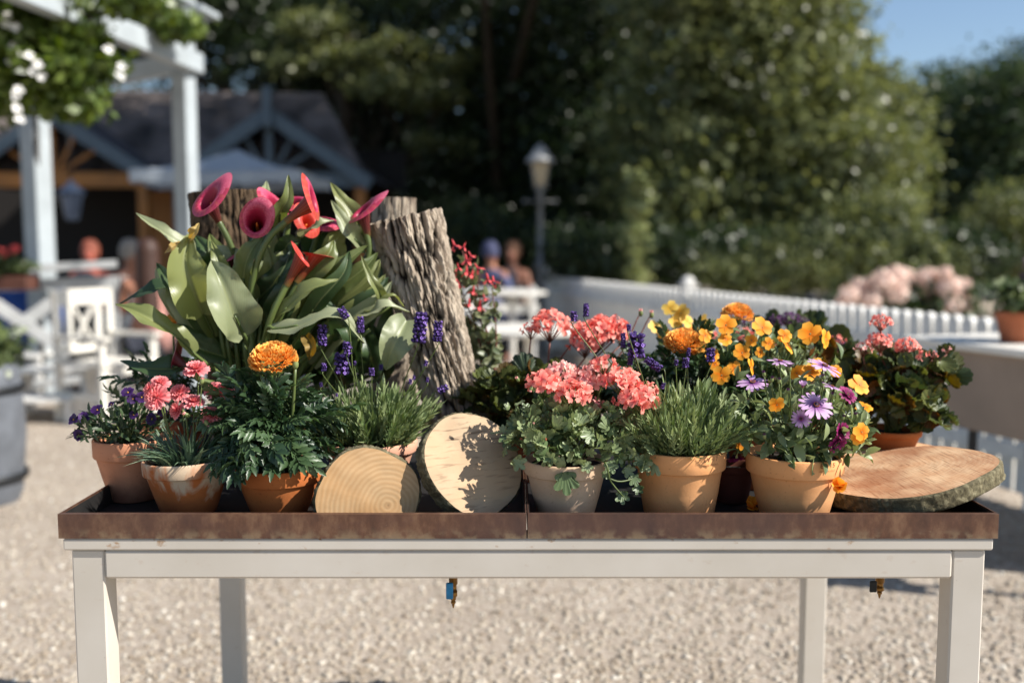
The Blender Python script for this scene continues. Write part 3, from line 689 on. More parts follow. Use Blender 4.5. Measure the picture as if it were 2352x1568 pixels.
SL3 = endgrain('slice_wood_orange', (216, 184, 146), (174, 110, 64), (-.03, .01, 0), 34, .6, (132, 68, 32), .15)
c = P(845, 1147, 1.722); wslice('wood_slice', 'low tan wood slice with a dark pith standing in front of the lavender bowl', c, (.20, -.95, .14), .0903, .03, 2, SL1, wobble=.045, cut=(-pi/2+.1, .8), sx=1.02)
c = P(1090, 1063, 1.775); wslice('wood_slice', 'tall pale wood slice leaning back beside the coral geranium, dappled with leaf shadows', c, (.50, -.72, .46), .099, .032, 7, SL2, wobble=.035)
c = P(2074, 1080, 1.83); wslice('wood_slice', 'wide orange wood slice lying tilted over the right corner of the tray', c, (-.22, -.01, .975), .156, .032, 4, SL3, wobble=.05, sx=1.0)
c = P(1940, 1035, 2.07); wslice('wood_slice', 'grey edged wood slice lying under the potted pink geranium behind the orange slice', c+Vector((.09, .02, 0)), (0, -.02, 1), .12, .03, 9, SL3, wobble=.05)
c = P(2000, 1010, 2.2); wslice('wood_slice', 'thick wood slice lying at the bottom of the pile under the pink geranium', Vector((c.x-.02, 2.12, .862)), (0, 0, 1), .115, .045, 12, SL3, wobble=.06)

def log(name, label, base, top, r0, r1, seed, mat, deep, nk=13, n=260, k=220, jag=.012, group='upright cut logs on the tray'):
    base = Vector(base); top = Vector(top); ax = (top-base); L = ax.length; M = look(base, ax)
    root = empty(name, base, label, 'log', group)
    def fn(s, t):
        a = 6.2832*t; z = s*L; rw = r0+(r1-r0)*s
        wz = noise.noise(Vector((cos(a)*2.2, sin(a)*2.2, z*3+seed)))*.8; wz2 = noise.noise(Vector((cos(a)*6, sin(a)*6, z*22+seed)))*.7
        q = Vector((cos(a)*nk*.27+wz*.35, sin(a)*nk*.27+wz*.35, z*7+seed)); dd_, _p = noise.voronoi(q+Vector((wz2*.4, wz2*.3, 0))); e1_ = dd_[1]-dd_[0]; dd2, _p = noise.voronoi(Vector((q.x*2.4, q.y*2.4, q.z*2.2))); e2_ = dd2[1]-dd2[0]
        cr = noise.noise(Vector((cos(a)*5, sin(a)*5, z*34+seed*3))); cross = -.5 if cr > .42 else 0
        h = deep*(min(1, e1_*4)*.75+min(1, e2_*3)*.28)+deep*.3*noise.noise(Vector((cos(a)*22, sin(a)*22, z*60)))
        low = 1+.18*max(0, .25-s)**2*10
        zz = z+(jag*noise.noise(Vector((cos(a)*5, sin(a)*5, seed)))*1.2*(s > .985))
        r = (rw-deep+h)*low; HH.append((min(1, e1_*3.2)*.7+min(1, e2_*3)*.3, 0)); return (r*cos(a), r*sin(a), zz)
    HH = []; m = MB(); m.grid(fn, k, n, closed=True); m.g = [np.array(HH)]; m.obj('bark', mat, root, M, smooth=False)
    m = MB(); m.grid(lambda s, t: ((r1-deep*1.05)*s*cos(6.2832*t), (r1-deep*1.05)*s*sin(6.2832*t), L-.006+.003*noise.noise(Vector((s*4*cos(6.28*t), s*4*sin(6.28*t), seed)))), 8, 48, closed=True); m.obj('cut_end', SL1, root, M)
b = P(1075, 1010, 2.12); t_ = P(932, 497, 2.12)
log('log', 'grey log with deeply furrowed bark leaning right of the calla lily', (b.x, b.y+.01, ZF+.01), t_, .058, .078, 3, BARKG, .015, 10, jag=.007)
b = P(905, 800, 2.42); t_ = P(905, 455, 2.42)
log('log', 'shorter seen log top standing behind the grey furrowed log', (b.x, 2.42, ZF), t_, .058, .054, 8, BARKG, .005, 17, 160, 60, 0)
b = P(545, 800, 2.36); t_ = P(527, 441, 2.36)
log('log', 'dark brown upright log standing behind the left calla flowers', (b.x+.02, 2.36, ZF), t_, .075, .094, 5, BARKD, .009, 15, 220, 120, .001)

# ---------------------------------------------------------------- calla lily
root, rc, R, h, po, pm = place_pot('potted_calla_lily', 'large calla lily plant with plum and orange trumpet flowers between the upright logs', 610, 955, 105, 2.08, 'old')
def q2(x, y): return (229.7+.3296*x, 344.5+.3296*y)
def cleaf(pts, W, Y, mat=CALLA, fold=.3, nrm=(0, -1, .35), rip=.10, seed=0, pet=True, dy=0, curl=0, n2=None):
    r = random.Random(seed+17); k = len(pts)
    P3 = [P(*q2(*p), Y+dy*(i/(k-1))-.03*sin(pi*i/(k-1))) for i, p in enumerate(pts)]
    N = 22; sp = crom(P3, N); W = W*.3296*.5/FPX*Y*1.05; nr = Vector(nrm).normalized(); nr2 = Vector(n2).normalized() if n2 else nr
    m = MB(); K = 10; ph = r.random()*6; ph2 = r.random()*6; fr = 7+r.random()*5
    v = []; g = []
    for i in range(N+1):
        u = i/N; t = (sp[min(i+1, N)]-sp[max(i-1, 0)]).normalized(); nn = nr.lerp(nr2, u); nn = (nn-t*nn.dot(t)).normalized(); s_ = t.cross(nn)
        w_ = W*max(0, (sin(pi*min(1, (u*.965+.035)**.72))))**.75*(1-.25*u) if u < 1 else 0
        fo = (fold+.15)*(1-.5*u)
        for j in range(K+1):
            x = (j/K-.5)*2; e = abs(x)
            off = w_*(e*fo+e*e*rip*2.8*(sin(fr*u+ph) if x > 0 else sin(fr*1.15*u+ph2))+.09*e**4*sin(31*u+ph*x)+curl*e**3)
            v.append(sp[i]+s_*w_*x*cos(fo*.8)*(1-abs(curl)*.25*e)+nn*off+nn*(-.12*W*(1-e)**6)); g.append((u, j/K))
    f = [(i*(K+1)+j, i*(K+1)+j+1, (i+1)*(K+1)+j+1, (i+1)*(K+1)+j) for i in range(N) for j in range(K)]
    m.add([tuple(q) for q in v], f, 0, None, g)
    if pet:
        b = Vector((rc.x+r.gauss(0, .022), rc.y+r.gauss(0, .02), rc.z-.012)); a = sp[0]; d = (sp[0]-sp[2]).normalized()
        c = crom([b, b.lerp(a, .45)+Vector(((a.x-b.x)*-.12, 0, (a.z-b.z)*.06)), a+d*.01, sp[1], sp[3], sp[6]], 16)
        m.tube(c, [.0052-.0034*i/16 for i in range(17)], 7, 1)
    return m.obj('leaf', [mat, STEM], root)
CL = [
 ([(720, 1150), (640, 960), (590, 780), (625, 575)], 330, 1.98, CALLA, .45, (.25, -1, .15), 0),
 ([(625, 640), (660, 560), (690, 508)], 80, 1.965, CALLADRY, .5, (0, -1, .3), 0),
 ([(560, 640), (500, 680), (448, 722)], 60, 1.955, CALLADRY, .5, (0, -1, .3), 0),
 ([(1010, 1300), (925, 1120), (850, 920), (775, 765)], 350, 1.94, CALLAPALE, .16, (.30, -1, .62), 1),
 ([(660, 1420), (520, 1290), (380, 1190), (230, 1110), (105, 1070)], 210, 1.96, CALLA, .4, (.15, -.6, 1), 1),
 ([(660, 1480), (480, 1520), (300, 1510), (140, 1465)], 190, 1.97, CALLADK, .3, (0, -.7, 1), 1),
 ([(690, 780), (560, 660), (420, 560), (250, 437)], 150, 2.10, CALLAPALE, .35, (.3, -.6, .9), 1),
 ([(620, 1010), (470, 960), (290, 990), (125, 1075)], 160, 2.06, CALLADK, .35, (.1, -.6, 1), 1),
 ([(1020, 1080), (1000, 860), (1050, 700), (1135, 595)], 190, 1.985, CALLA, .35, (-.2, -1, .1), 1),
 ([(1120, 1100), (1150, 950), (1190, 800), (1160, 640)], 170, 2.03, CALLA, .3, (.25, -1, .1), 1),
 ([(1075, 1070), (1190, 950), (1280, 820), (1335, 690)], 190, 2.02, CALLADK, .3, (.1, -1, .3), 1),
 ([(1190, 1260), (1290, 1110), (1420, 990), (1560, 930), (1665, 897)], 170, 1.95, CALLA, .4, (.05, -.7, .9), 1),
 ([(1480, 1040), (1580, 900), (1720, 770), (1870, 662)], 150, 2.02, CALLA, .35, (.3, -.7, .7), 1),
 ([(1185, 1250), (1360, 1225), (1540, 1160), (1700, 1165), (1845, 1345)], 190, 1.91, CALLAPALE, .2, (.1, -.62, 1), 1),
 ([(1405, 605), (1470, 545), (1540, 505), (1635, 490)], 130, 2.0, CALLAPALE, .35, (.1, -.6, 1), 0),
 ([(1270, 760), (1290, 680), (1330, 640), (1405, 630)], 140, 2.05, CALLADK, .3, (.1, -1, .3), 0),
 ([(1830, 620), (1790, 480), (1690, 350), (1605, 225)], 150, 2.12, CALLA, .4, (.3, -1, .3), 1),
 ([(1850, 700), (1760, 600), (1690, 480), (1610, 350)], 150, 2.09, CALLAPALE, .4, (.3, -.8, .5), 1),
 ([(1245, 560), (1260, 430), (1310, 330), (1312, 168)], 130, 2.04, CALLA, .4, (.3, -1, .2), 1),
 ([(1110, 380), (1150, 300), (1160, 215)], 90, 2.15, CALLAPALE, .4, (.3, -1, .3), 0),
 ([(800, 900), (770, 740), (660, 595)], 210, 2.08, CALLADK, .25, (.1, -1, .4), 1),
 ([(960, 960), (930, 820), (860, 720), (785, 680)], 190, 2.06, CALLAPALE, .25, (.3, -1, .4), 1),
 ([(1800, 1190), (1890, 1130), (2000, 1080), (2160, 1125)], 140, 2.0, CALLAPALE, .35, (.1, -.5, 1), 1),
 ([(1850, 1130), (1920, 1100), (2040, 1010), (2120, 1090)], 100, 2.03, CALLA, .35, (.1, -.5, 1), 0),
 ([(2140, 1180), (2085, 1290), (2030, 1400), (1993, 1535)], 270, 1.93, CALLAPALE, .12, (.35, -.8, .62), 0),
 ([(1850, 1240), (1800, 1060), (1750, 900), (1640, 700)], 270, 2.12, CALLADK, .25, (0, -1, .3), 1),
 ([(1780, 1200), (1850, 1020), (1900, 850), (1900, 690)], 250, 2.15, CALLADK, .25, (0, -1, .3), 1),
 ([(1550, 1250), (1560, 1100), (1500, 950), (1560, 790)], 230, 2.1, CALLADK, .25, (.1, -1, .2), 1),
 ([(1400, 1250), (1430, 1130), (1530, 1070), (1660, 1110)], 200, 2.05, CALLADK, .25, (.1, -1, .5), 1),
 ([(1985, 1085), (1940, 980), (1880, 880), (1818, 732)], 85, 2.04, CALLA, .5, (.5, -1, .1), 1),
 ([(1430, 1290), (1470, 1370), (1455, 1465)], 100, 1.99, CALLADRY, .3, (.1, -1, .1), 0),
 ([(880, 1350), (760, 1200), (640, 1080), (560, 1120)], 240, 2.05, CALLADK, .25, (0, -1, .4), 1),
 ([(900, 1450), (700, 1380), (560, 1260), (470, 1240)], 190, 2.03, CALLADK, .25, (0, -.8, .7), 1),
 ([(1230, 860), (1160, 720), (1100, 620), (1040, 520)], 200, 2.14, CALLADK, .25, (.1, -1, .4), 1),
 ([(1500, 800), (1500, 650), (1560, 560), (1640, 520)], 210, 2.14, CALLADK, .25, (.1, -1, .4), 1),
 ([(1560, 900), (1620, 740), (1650, 620), (1720, 560)], 200, 2.12, CALLA, .25, (.2, -1, .4), 1),
 ([(1620, 1300), (1700, 1230), (1740, 1300), (1760, 1420)], 170, 2.0, CALLADK, .25, (.2, -1, .5), 1),
 ([(900, 1250), (840, 1100), (760, 1000), (720, 900)], 200, 2.1, CALLADK, .25, (.1, -1, .4), 1),
 ([(1350, 1400), (1300, 1300), (1330, 1180), (1420, 1100)], 190, 2.05, CALLADK, .25, (.1, -1, .4), 1),
]
rq = random.Random(77)
for k in range(34):
    bx = rq.uniform(520, 1780); tx = bx+(bx-1050)*.35+rq.uniform(-60, 60); ty = rq.uniform(520, 820)+abs(tx-1100)*.18; by = ty+rq.uniform(430, 560)
    CL.append(([(bx*.6+1050*.4, by+60), (bx*.85+1050*.15, by-170), (tx*.6+bx*.4, (ty+by)/2-110), (tx+rq.uniform(-30, 30), ty)], rq.uniform(150, 220), rq.uniform(1.99, 2.15), rq.choice([CALLA, CALLADK, CALLAPALE, CALLA]), .35, (rq.uniform(-.4, .6), -1, rq.uniform(.1, .5)), 1))
for k in range(16):
    bx = rq.uniform(1150, 2000); by = rq.uniform(1500, 1640); tx = bx+rq.uniform(-90, 120); ty = by-rq.uniform(330, 480)
    CL.append(([(bx, by), (bx+rq.uniform(-20, 20), (by*.6+ty*.4)), (tx, ty)], rq.uniform(170, 240), rq.uniform(2.1, 2.2), CALLADK, .3, (rq.uniform(-.4, .5), -1, rq.uniform(.1, .6)), 1))
for i, (pts, W, Y, mt, fo, nn, pe) in enumerate(CL): cleaf(pts, W, Y, mt, fo, nn, .1, i, bool(pe), dy=-.02, curl=.15 if i % 3 == 0 else -.1)
# bare leaf stalks in the middle of the clump
for i, (a, b) in enumerate((((880, 1240), (930, 1560)), ((950, 1270), (975, 1560)), ((1140, 1080), (1100, 1540)), ((1000, 1280), (1045, 1560)), ((1080, 1090), (1070, 1540)), ((830, 1180), (900, 1560)), ((1880, 1250), (1500, 1600)), ((1620, 1260), (1300, 1600)))):
    tubeobj('leaf_stalk', [P(*q2(*b), 2.03)+Vector((0, .02, -.03)), P(*q2((a[0]+b[0])/2-8, (a[1]+b[1])/2), 2.02), P(*q2(*a), 2.03)], (.0058, .0038), STEM, root, 7)

def spathe(base, mouth, Rm, tip, out, inn, flare=.35, ext=.45, stem=None, base_r=.007, name='flower', Yb=2.0, Ym=2.0, seed=0, wrap=.25):
    B = P(*q2(*base), Yb); Mo = P(*q2(*mouth), Ym); ax = Mo-B; L = ax.length; a = ax.normalized()
    T = P(*q2(*tip), Ym)-Mo; T = T-a*T.dot(a); T.normalize(); Sd = a.cross(T); Rm = Rm*.3296/FPX*Ym*.96
    NU, NV = 22, 44
    def surf(off):
        def fn(u, v_):
            th = (v_-.5)*(2*pi+wrap*2); tp = (1+cos(th))/2; lng = L*(.70+.42*tp) if out != CORG else L*(.78+.3*tp); e = max(0, (abs(th)-2.6)/.8)
            r = base_r+(Rm*1.02-base_r)*(u**2.3*.8+u*.2)
            fl = max(0, u-.8)/.2; z = u*lng; r2 = r+flare*Rm*fl**1.6*(.55+.5*tp); z -= fl**2*Rm*.42*flare/.35
            pt = max(0, cos(th*.5))**14*fl**1.5*ext*Rm*1.6
            z += pt*.75; r2 += pt*.55+off-e*.0015+.02*Rm*sin(th*3+seed)*fl
            return B+a*z+(T*cos(th)+Sd*sin(th))*r2
        return fn
    m = MB(); m.grid(surf(0), NU, NV, 0); m.grid(surf(-.0008), NU, NV, 1)
    # swap gradient so that v runs along the trumpet
    m.g = [x[:, ::-1].copy() for x in m.g]
    o = m.obj(name, [out, inn], root)
    m = MB(); m.tube(crom([B+a*.01, B+a*L*.62], 6), [.004, .004, .004, .0038, .003, .0022, .001], 8); m.obj('spadix', SPADIX, o)
    if stem:
        pts = [P(*q2(*s), Yb+.01*i) for i, s in enumerate(stem)]; tubeobj('stem', [B+a*.012]+pts, (.0062, .0068), STEM, root, 8, 16)
FL = [
 ((835, 520), (730, 270), 118, (800, 200), COUT, CIN, [(905, 650), (960, 850), (1010, 1500)], 2.02, 1.97, .3, .5),
 ((1108, 600), (1082, 450), 92, (1160, 360), COUT, CIN, [(1050, 720), (1060, 1100), (1080, 1500)], 2.04, 1.93, .35, .1),
 ((1295, 500), (1545, 300), 105, (1500, 180), CORG, CIN, [(1180, 610), (1075, 850), (1045, 1150), (1065, 1540)], 1.93, 1.93, .45, .3),
 ((1190, 500), (1235, 330), 80, (1175, 280), COUT, CIN, [(1180, 700), (1120, 1400)], 2.08, 2.06, .4, .5),
 ((1310, 470), (1365, 320), 70, (1425, 290), COUT, CIN, [(1280, 700), (1150, 1400)], 2.12, 2.1, .5, .4),
 ((1380, 590), (1480, 470), 85, (1440, 420), CORG, CINO, [(1330, 760), (1180, 1400)], 2.05, 2.02, .4, .3),
 ((1500, 600), (1570, 470), 80, (1640, 470), COUT, CIN, [(1450, 800), (1230, 1400)], 2.1, 2.08, .3, .4),
 ((1865, 600), (1822, 350), 92, (1925, 240), COUT, CIN, [(1850, 800), (1500, 1500)], 2.07, 2.05, .45, .8),
 ((1300, 945), (1425, 700), 70, (1380, 610), CORG, CINO, [(1210, 1120), (1150, 1320), (1120, 1560)], 1.93, 1.93, .2, .4),
 ((1370, 925), (1540, 690), 76, (1600, 690), CORG, CINO, [(1260, 1150), (1190, 1330), (1160, 1560)], 1.96, 1.97, .25, .2),
 ((945, 860), (925, 700), 62, (990, 640), COUT, CINO, [(970, 1000), (1010, 1500)], 2.03, 2.03, .6, .5),
 ((610, 1525), (500, 1420), 62, (520, 1330), COUT, CIN, [(700, 1600), (850, 1640)], 1.95, 1.95, .3, .9),
]
for i, (b, mo, Rm, tip, o_, in_, st, Yb, Ym, fl, ex) in enumerate(FL): spathe(b, mo, Rm, tip, o_, in_, fl+.14, ex*.8, st, Yb=Yb, Ym=Ym, seed=i)

# ---------------------------------------------------------------- front row of potted plants
def q1(x, y): return (114.8+.3662*x, 689+.3662*y)
def q3(x, y): return (689+.3662*x, 689+.3662*y)
def q4(x, y): return (1091+.3662*x, 660.4+.3662*y)
def q5(x, y): return (1550.4+.3662*x, 660.4+.3662*y)
def q6(x, y): return (1837.5+.476*x, 516.8+.476*y)
# purple calibrachoa
root, rc, R, h, po, pm = place_pot('potted_calibrachoa', 'purple calibrachoa in a tall stained terracotta pot at the left corner of the tray', 303, 1003, 87, 1.90, 'pinkbrown', taper=.6, rimh=.3)
bush(root, 'leaf', L_CALI, 230, rc+Vector((-.01, -.01, .012)), (.098, .085, .065), (.018, .032), 1, .8, .5, .3, -.1, hemi=.4)
bush(root, 'leaf', L_CALI, 50, rc+Vector((-.075, -.02, .012)), (.035, .03, .03), (.015, .026), 2, .8, .5, .2, -.3)
twigs(root, rc, rc, (.09, .08, .07), 22, 1)
for i, (x, y, r_, d) in enumerate(((150, 750, 46, (-.6, -1, .6)), (182, 845, 44, (-.2, -1, .1)), (212, 735, 40, (.3, -1, .7)), (298, 690, 46, (-.3, -.7, .9)), (385, 655, 26, (-.4, -.6, .8)), (490, 580, 46, (0, -.8, .8)), (520, 620, 40, (.4, -1, .3)), (575, 610, 42, (.2, -1, .4)), (640, 745, 42, (0, -1, .2)), (705, 700, 36, (.3, -1, .2)), (525, 720, 32, (0, -1, .3)))):
    bloom(root, F_CALI[i % 2], *q1(x, y), 1.86, r_*.3662, d, i, stem_to=rc+Vector(((x-480)*.00006, -.03, .0)), sr=.001)
# marigold leaves further back left belong to a second marigold
root, rc, R, h, po, pm = place_pot('potted_marigold', 'dark leaved marigold with one deep orange bloom half hidden behind the left calla leaves', 400, 955, 75, 2.12, 'old')
bush(root, 'leaf', L_MARI, 26, rc+Vector((-.02, 0, .045)), (.10, .09, .07), (.06, .1), 4, .8, .3, .3, -.4, hemi=.3)
twigs(root, rc, rc+Vector((0, 0, .06)), (.1, .08, .1), 12, 4)
bloom(root, F_MARI[0], *q1(770, 150), 2.1, 27, (.1, -.3, 1), 1, stem_to=rc, sr=.002, off=.6)
# pink carnation
root, rc, R, h, po, pm = place_pot('potted_carnation', 'pink carnation in a terracotta pot with white and green lime crust', 431, 1050, 100, 1.80, 'crust', taper=.62, rimh=.27, tilt=(0, -.02))
r = random.Random(7)
for i in range(230):
    a = r.random()*6.28; k = r.random()**.5; b = rc+Vector((cos(a)*R*.72*k, sin(a)*R*.72*k, -.012)); d = Vector((cos(a)*k*.5, sin(a)*k*.5, 1))+rv(r, .16)
    inst('leaf', r.choice(L_CARN), root, frame(b, d, Vector((-cos(a), -sin(a), .3))+rv(r, .3), r.uniform(.04, .085)))
for i, (x, y, r_, d) in enumerate(((670, 612, 76, (-.1, -1, .35)), (690, 525, 60, (.1, -.5, 1)), (812, 580, 58, (0, -.7, .8)), (900, 640, 62, (.1, -.35, 1)), (800, 692, 56, (-.7, -.7, .3)), (918, 440, 74, (0, -.45, 1)), (1012, 720, 64, (.4, -.7, .6)), (1020, 565, 56, (-.5, -.6, .7)), (1100, 560, 62, (.5, -.6, .7)), (625, 560, 48, (-.8, -.6, .5)))):
    bloom(root, F_CARN[i % 3], *q1(x, y), 1.785+.02*(i % 3), r_*.3662*1.18, d, i*1.3, stem_to=rc+Vector(((x-860)*.00007, r.uniform(-.02, .02), -.01)), sr=.0014, off=.9)
for i, (x, y, d) in enumerate(((955, 500, (.2, 0, 1)), (850, 715, (-.6, -.3, .5)), (985, 780, (.3, -.1, -1)))):
    bloom(root, B_PINK, *q1(x, y), 1.77, 12, d, 0, name='bud', stem_to=rc, sr=.0012)
# orange marigold
root, rc, R, h, po, pm = place_pot('potted_marigold', 'marigold with one big orange pompom bloom and feathery leaves in an orange terracotta pot', 640, 1066, 98, 1.80, 'orange', taper=.66, rimh=.34)
bush(root, 'leaf', L_MARI, 125, rc+Vector((-.005, .0, .06)), (.115, .09, .085), (.06, .105), 14, .9, .15, .25, -.5, droop=.25, hemi=.4)
bush(root, 'leaf', L_MARI, 14, rc+Vector((-.085, .0, .05)), (.04, .04, .06), (.06, .085), 15, .9, 0, .3, -.8, droop=.8)
twigs(root, rc, rc+Vector((0, 0, .04)), (.09, .08, .1), 18, 5, r0=.003)
bloom(root, F_MARI[1], *q1(1400, 385), 1.78, 58, (-.05, -.35, 1), 0, stem_to=rc, sr=.0032, off=.5)
bloom(root, B_MARI, *q1(1540, 390), 1.76, 17, (.08, -.1, 1), 0, name='bud', stem_to=rc+Vector((.01, 0, 0)), sr=.003, off=.9)
# lavender in the pink bowl
def lavender(root, rc, R, n, seed, spikes, q, Y, hgt, size):
    r = random.Random(seed)
    for i in range(n):
        a = r.random()*6.28; k = r.random()**.5; b = rc+Vector((cos(a)*R*.8*k, sin(a)*R*.8*k, -.012)); d = Vector((cos(a)*k*.75, sin(a)*k*.75, 1))+rv(r, .22)
        inst('leaf_sprig', r.choice(L_LAV), root, frame(b, d, rv(r), r.uniform(size[0]*.75, size[1])*(1-.25*k)))
    for i, (x, y, L, w_, ang) in enumerate(spikes):
        c = P(*q(x, y), Y+r.uniform(-.03, .03)); sp = min(5, max(2, round(L/w_*.9*1.2))); s = L*.3662/FPX*Y/(sp+.4)
        d = Vector((sin(ang), r.gauss(0, .08), cos(ang))).normalized(); bs = c-d*s*sp/2
        inst('flower_spike', SPK[sp], root, look(bs, d, r.random()*6, s))
        b = rc+Vector(((c.x-rc.x)*.35, r.gauss(0, .02), 0)); tubeobj('stem', [b, b.lerp(bs, .5)+Vector((r.gauss(0, .004), 0, 0))+Vector(((bs.x-b.x)*-.08, 0, 0)), bs-d*.01, bs], (.0013, .0009), STEM, root, 5, 12)
root, rc, R, h, po, pm = place_pot('potted_lavender', 'flowering lavender in a shallow pink clay bowl behind the low wood slice', 850, 1008, 110, 1.90, 'pink', taper=.55, rimh=.2)
lavender(root, rc, R, 230, 21, ((140, 220, 150, 52, .05), (262, 400, 160, 72, .05), (380, 155, 115, 42, 0), (297, 300, 95, 46, 0), (150, 420, 60, 34, 0), (752, 172, 215, 76, .12), (865, 197, 145, 54, .04), (790, 395, 40, 42, .3), (508, 420, 44, 40, 0), (450, 450, 60, 40, 0), (897, 556, 80, 46, 1.1), (692, 510, 40, 30, .2), (345, 395, 32, 24, 0), (272, 80, 95, 50, -.5), (715, 485, 34, 30, .2), (800, 498, 34, 26, .2), (230, 595, 24, 20, 0), (132, 530, 34, 22, -.1)), q3, 1.86, .1, (.075, .135))
# ivy geranium in the pale pot
root, rc, R, h, po, pm = place_pot('potted_ivy_geranium', 'coral ivy geranium trailing over a pale cream pot in the middle of the table', 1300, 1052, 98, 1.79, 'cream', taper=.68, rimh=.26)
bush(root, 'leaf', L_IVYG, 275, rc+Vector((.01, -.01, .042)), (.145, .10, .072), (.022, .037), 31, .5, .3, .35, -.45, jit=.8, hemi=.5)
bush(root, 'leaf', L_IVYG, 20, P(*q4(255, 850), 1.80), (.04, .03, .045), (.018, .03), 32, .6, .3, .2, -.8, jit=.8)
bush(root, 'leaf', L_IVYG, 22, P(*q4(1060, 1040), 1.74), (.035, .03, .05), (.02, .032), 33, .6, .1, .2, -.9, jit=.8)
for i, (x, y, s) in enumerate(((570, 1215, .052), (920, 1310, .03), (1020, 1260, .024), (1000, 1205, .026), (960, 1150, .028), (270, 1100, .034), (850, 1120, .03), (820, 1170, .02), (450, 1080, .03), (700, 1120, .026), (1060, 1110, .032), (900, 1060, .03))):
    c = P(*q4(x, y), 1.71+.01*(i % 3)); dn = Vector((r.gauss(0, .5), -.25, -1)) if i else Vector((.1, -.1, -1)); inst('leaf', L_IVYG[0 if i == 0 else i % 3], root, frame(c-dn.normalized()*s*.4, dn, (.1, -1, .3), s))
tubeobj('stem', [rc+Vector((.05, -.05, .01)), P(*q4(820, 1100), 1.70), P(*q4(850, 1210), 1.70), P(*q4(930, 1310), 1.70)], (.0022, .0012), STEM, root)
tubeobj('stem', [P(*q4(830, 1190), 1.70), P(*q4(900, 1215), 1.70), P(*q4(980, 1200), 1.71), P(*q4(1030, 1160), 1.72)], (.0018, .0012), STEM, root)
twigs(root, rc, rc+Vector((0, 0, .04)), (.14, .1, .09), 26, 8, r0=.002)
for i, (x, y, rp, kd, n, dy) in enumerate(((430, 600, 112, 'coral', 18, 0), (615, 665, 112, 'coral', 20, -.02), (550, 530, 90, 'pale', 15, .06), (740, 570, 120, 'pale', 20, .05), (930, 590, 115, 'coral', 18, .0), (1020, 700, 122, 'coral', 22, -.02), (810, 480, 78, 'coral', 11, .02), (745, 735, 66, 'pale', 9, .03), (900, 720, 50, 'coral', 7, .0), (1080, 640, 70, 'coral', 9, .02))):
    umbel(root, *q4(x, y), 1.76+dy, rp*.3662*1.04, kd, int(n*1.35), i, rc+Vector(((x-640)*.00008, 0, 0)), .62, .42)
for x, y in ((265, 570), (350, 640), (690, 830), (370, 840), (1190, 910), (890, 1030)):
    c = P(*q4(x, y), 1.735); inst('bud', B_PINK if x < 300 else B_OST if False else B_PINK, root, look(c, (-.3, -.2, .5 if x < 300 else -1), 0, .007))
# lavender in the large peach pot
root, rc, R, h, po, pm = place_pot('potted_lavender', 'lavender in a large peach terracotta pot stamped EV 17', 1561, 1027, 107, 1.80, 'peach', taper=.76, rimh=.3)
stamp(po, pm, R, h, 'EV 17', 'MADE IN ITALY', .55, STAMPM)
lavender(root, rc, R, 260, 22, ((1012, 360, 185, 84, .05), (930, 330, 105, 32, 0), (1118, 480, 130, 56, -.95), (1322, 470, 75, 60, 0), (1477, 422, 100, 58, 0), (696, 140, 92, 36, 0), (620, 180, 76, 40, 0), (975, 460, 60, 30, 0), (1180, 615, 46, 26, .3), (965, 250, 50, 40, 0), (1340, 405, 60, 22, .1), (1262, 470, 44, 20, 0)), q4, 1.79, .1, (.08, .14))
# small dark pot behind
root, rc, R, h, po, pm = place_pot('potted_osteospermum', 'small dark pot with one drooping magenta bloom between the two stamped pots', 1683, 1063, 52, 1.88, 'dark', taper=.7, rimh=.2)
bush(root, 'leaf', L_OST, 60, rc+Vector((0, .02, .03)), (.05, .05, .06), (.025, .04), 41, .7, .4, .2, -.2)
bloom(root, F_MAG[1], *q5(372, 1050), 1.82, 24, (.1, -.6, -.9), 0, stem_to=rc+Vector((0, 0, .01)), sr=.0014)
bloom(root, F_VIO[0], *q5(410, 985), 1.83, 14, (.1, -1, .1), 0, stem_to=rc+Vector((0, 0, .01)), sr=.001)
# osteospermum in the EV 15 pot
root, rc, R, h, po, pm = place_pot('potted_osteospermum', 'lilac osteospermum daisies in a peach terracotta pot stamped EV 15', 1826, 1038, 112, 1.78, 'peach', taper=.70, rimh=.3)
stamp(po, pm, R, h, 'EV 15', 'MADE IN ITALY', .42, STAMPM)
bush(root, 'leaf', L_OST, 300, rc+Vector((.0, -.005, .045)), (.135, .09, .10), (.024, .043), 51, .5, .6, .3, -.45, jit=.8, hemi=.5)
bush(root, 'leaf', L_OST, 110, rc+Vector((.05, -.04, .03)), (.08, .05, .06), (.022, .038), 53, .5, .5, .3, -.6, jit=.8)
bush(root, 'leaf', L_OST, 14, rc+Vector((.0, -.03, .01)), (.08, .06, .03), (.05, .062), 52, .8, -.2, .6, -.9, droop=.7, hemi=1)
twigs(root, rc, rc+Vector((0, 0, .05)), (.12, .08, .12), 36, 9, r0=.002)
for i, (x, y, rp, d, k) in enumerate(((488, 595, 98, (-.1, -.35, 1), 0), (660, 462, 84, (.05, -.1, 1), 0), (938, 492, 112, (.35, -.3, 1), 0), (885, 738, 112, (.1, -.75, .8), 0), (790, 822, 66, (-.1, -1, .35), 1), (800, 625, 50, (0, -.3, 1), 2), (985, 620, 62, (.3, -.1, 1), 0))):
    bloom(root, F_OST[k], *q5(x, y), (1.685 if y > 600 else 1.74)+.01*(i % 3), rp*.3662, d, i, stem_to=rc+Vector(((x-750)*.0001, 0, 0)), sr=.0013, off=.2)
for i, (x, y, rp, d) in enumerate(((1082, 672, 68, (.4, -.6, .7)), (1035, 905, 70, (.5, -.9, .3)), (1020, 975, 66, (.3, -.9, -.4)))):
    bloom(root, F_MAG[i % 2], *q5(x, y), 1.70, rp*.3662, d, i, stem_to=rc+Vector((.03, 0, 0)), sr=.0013, off=.2)
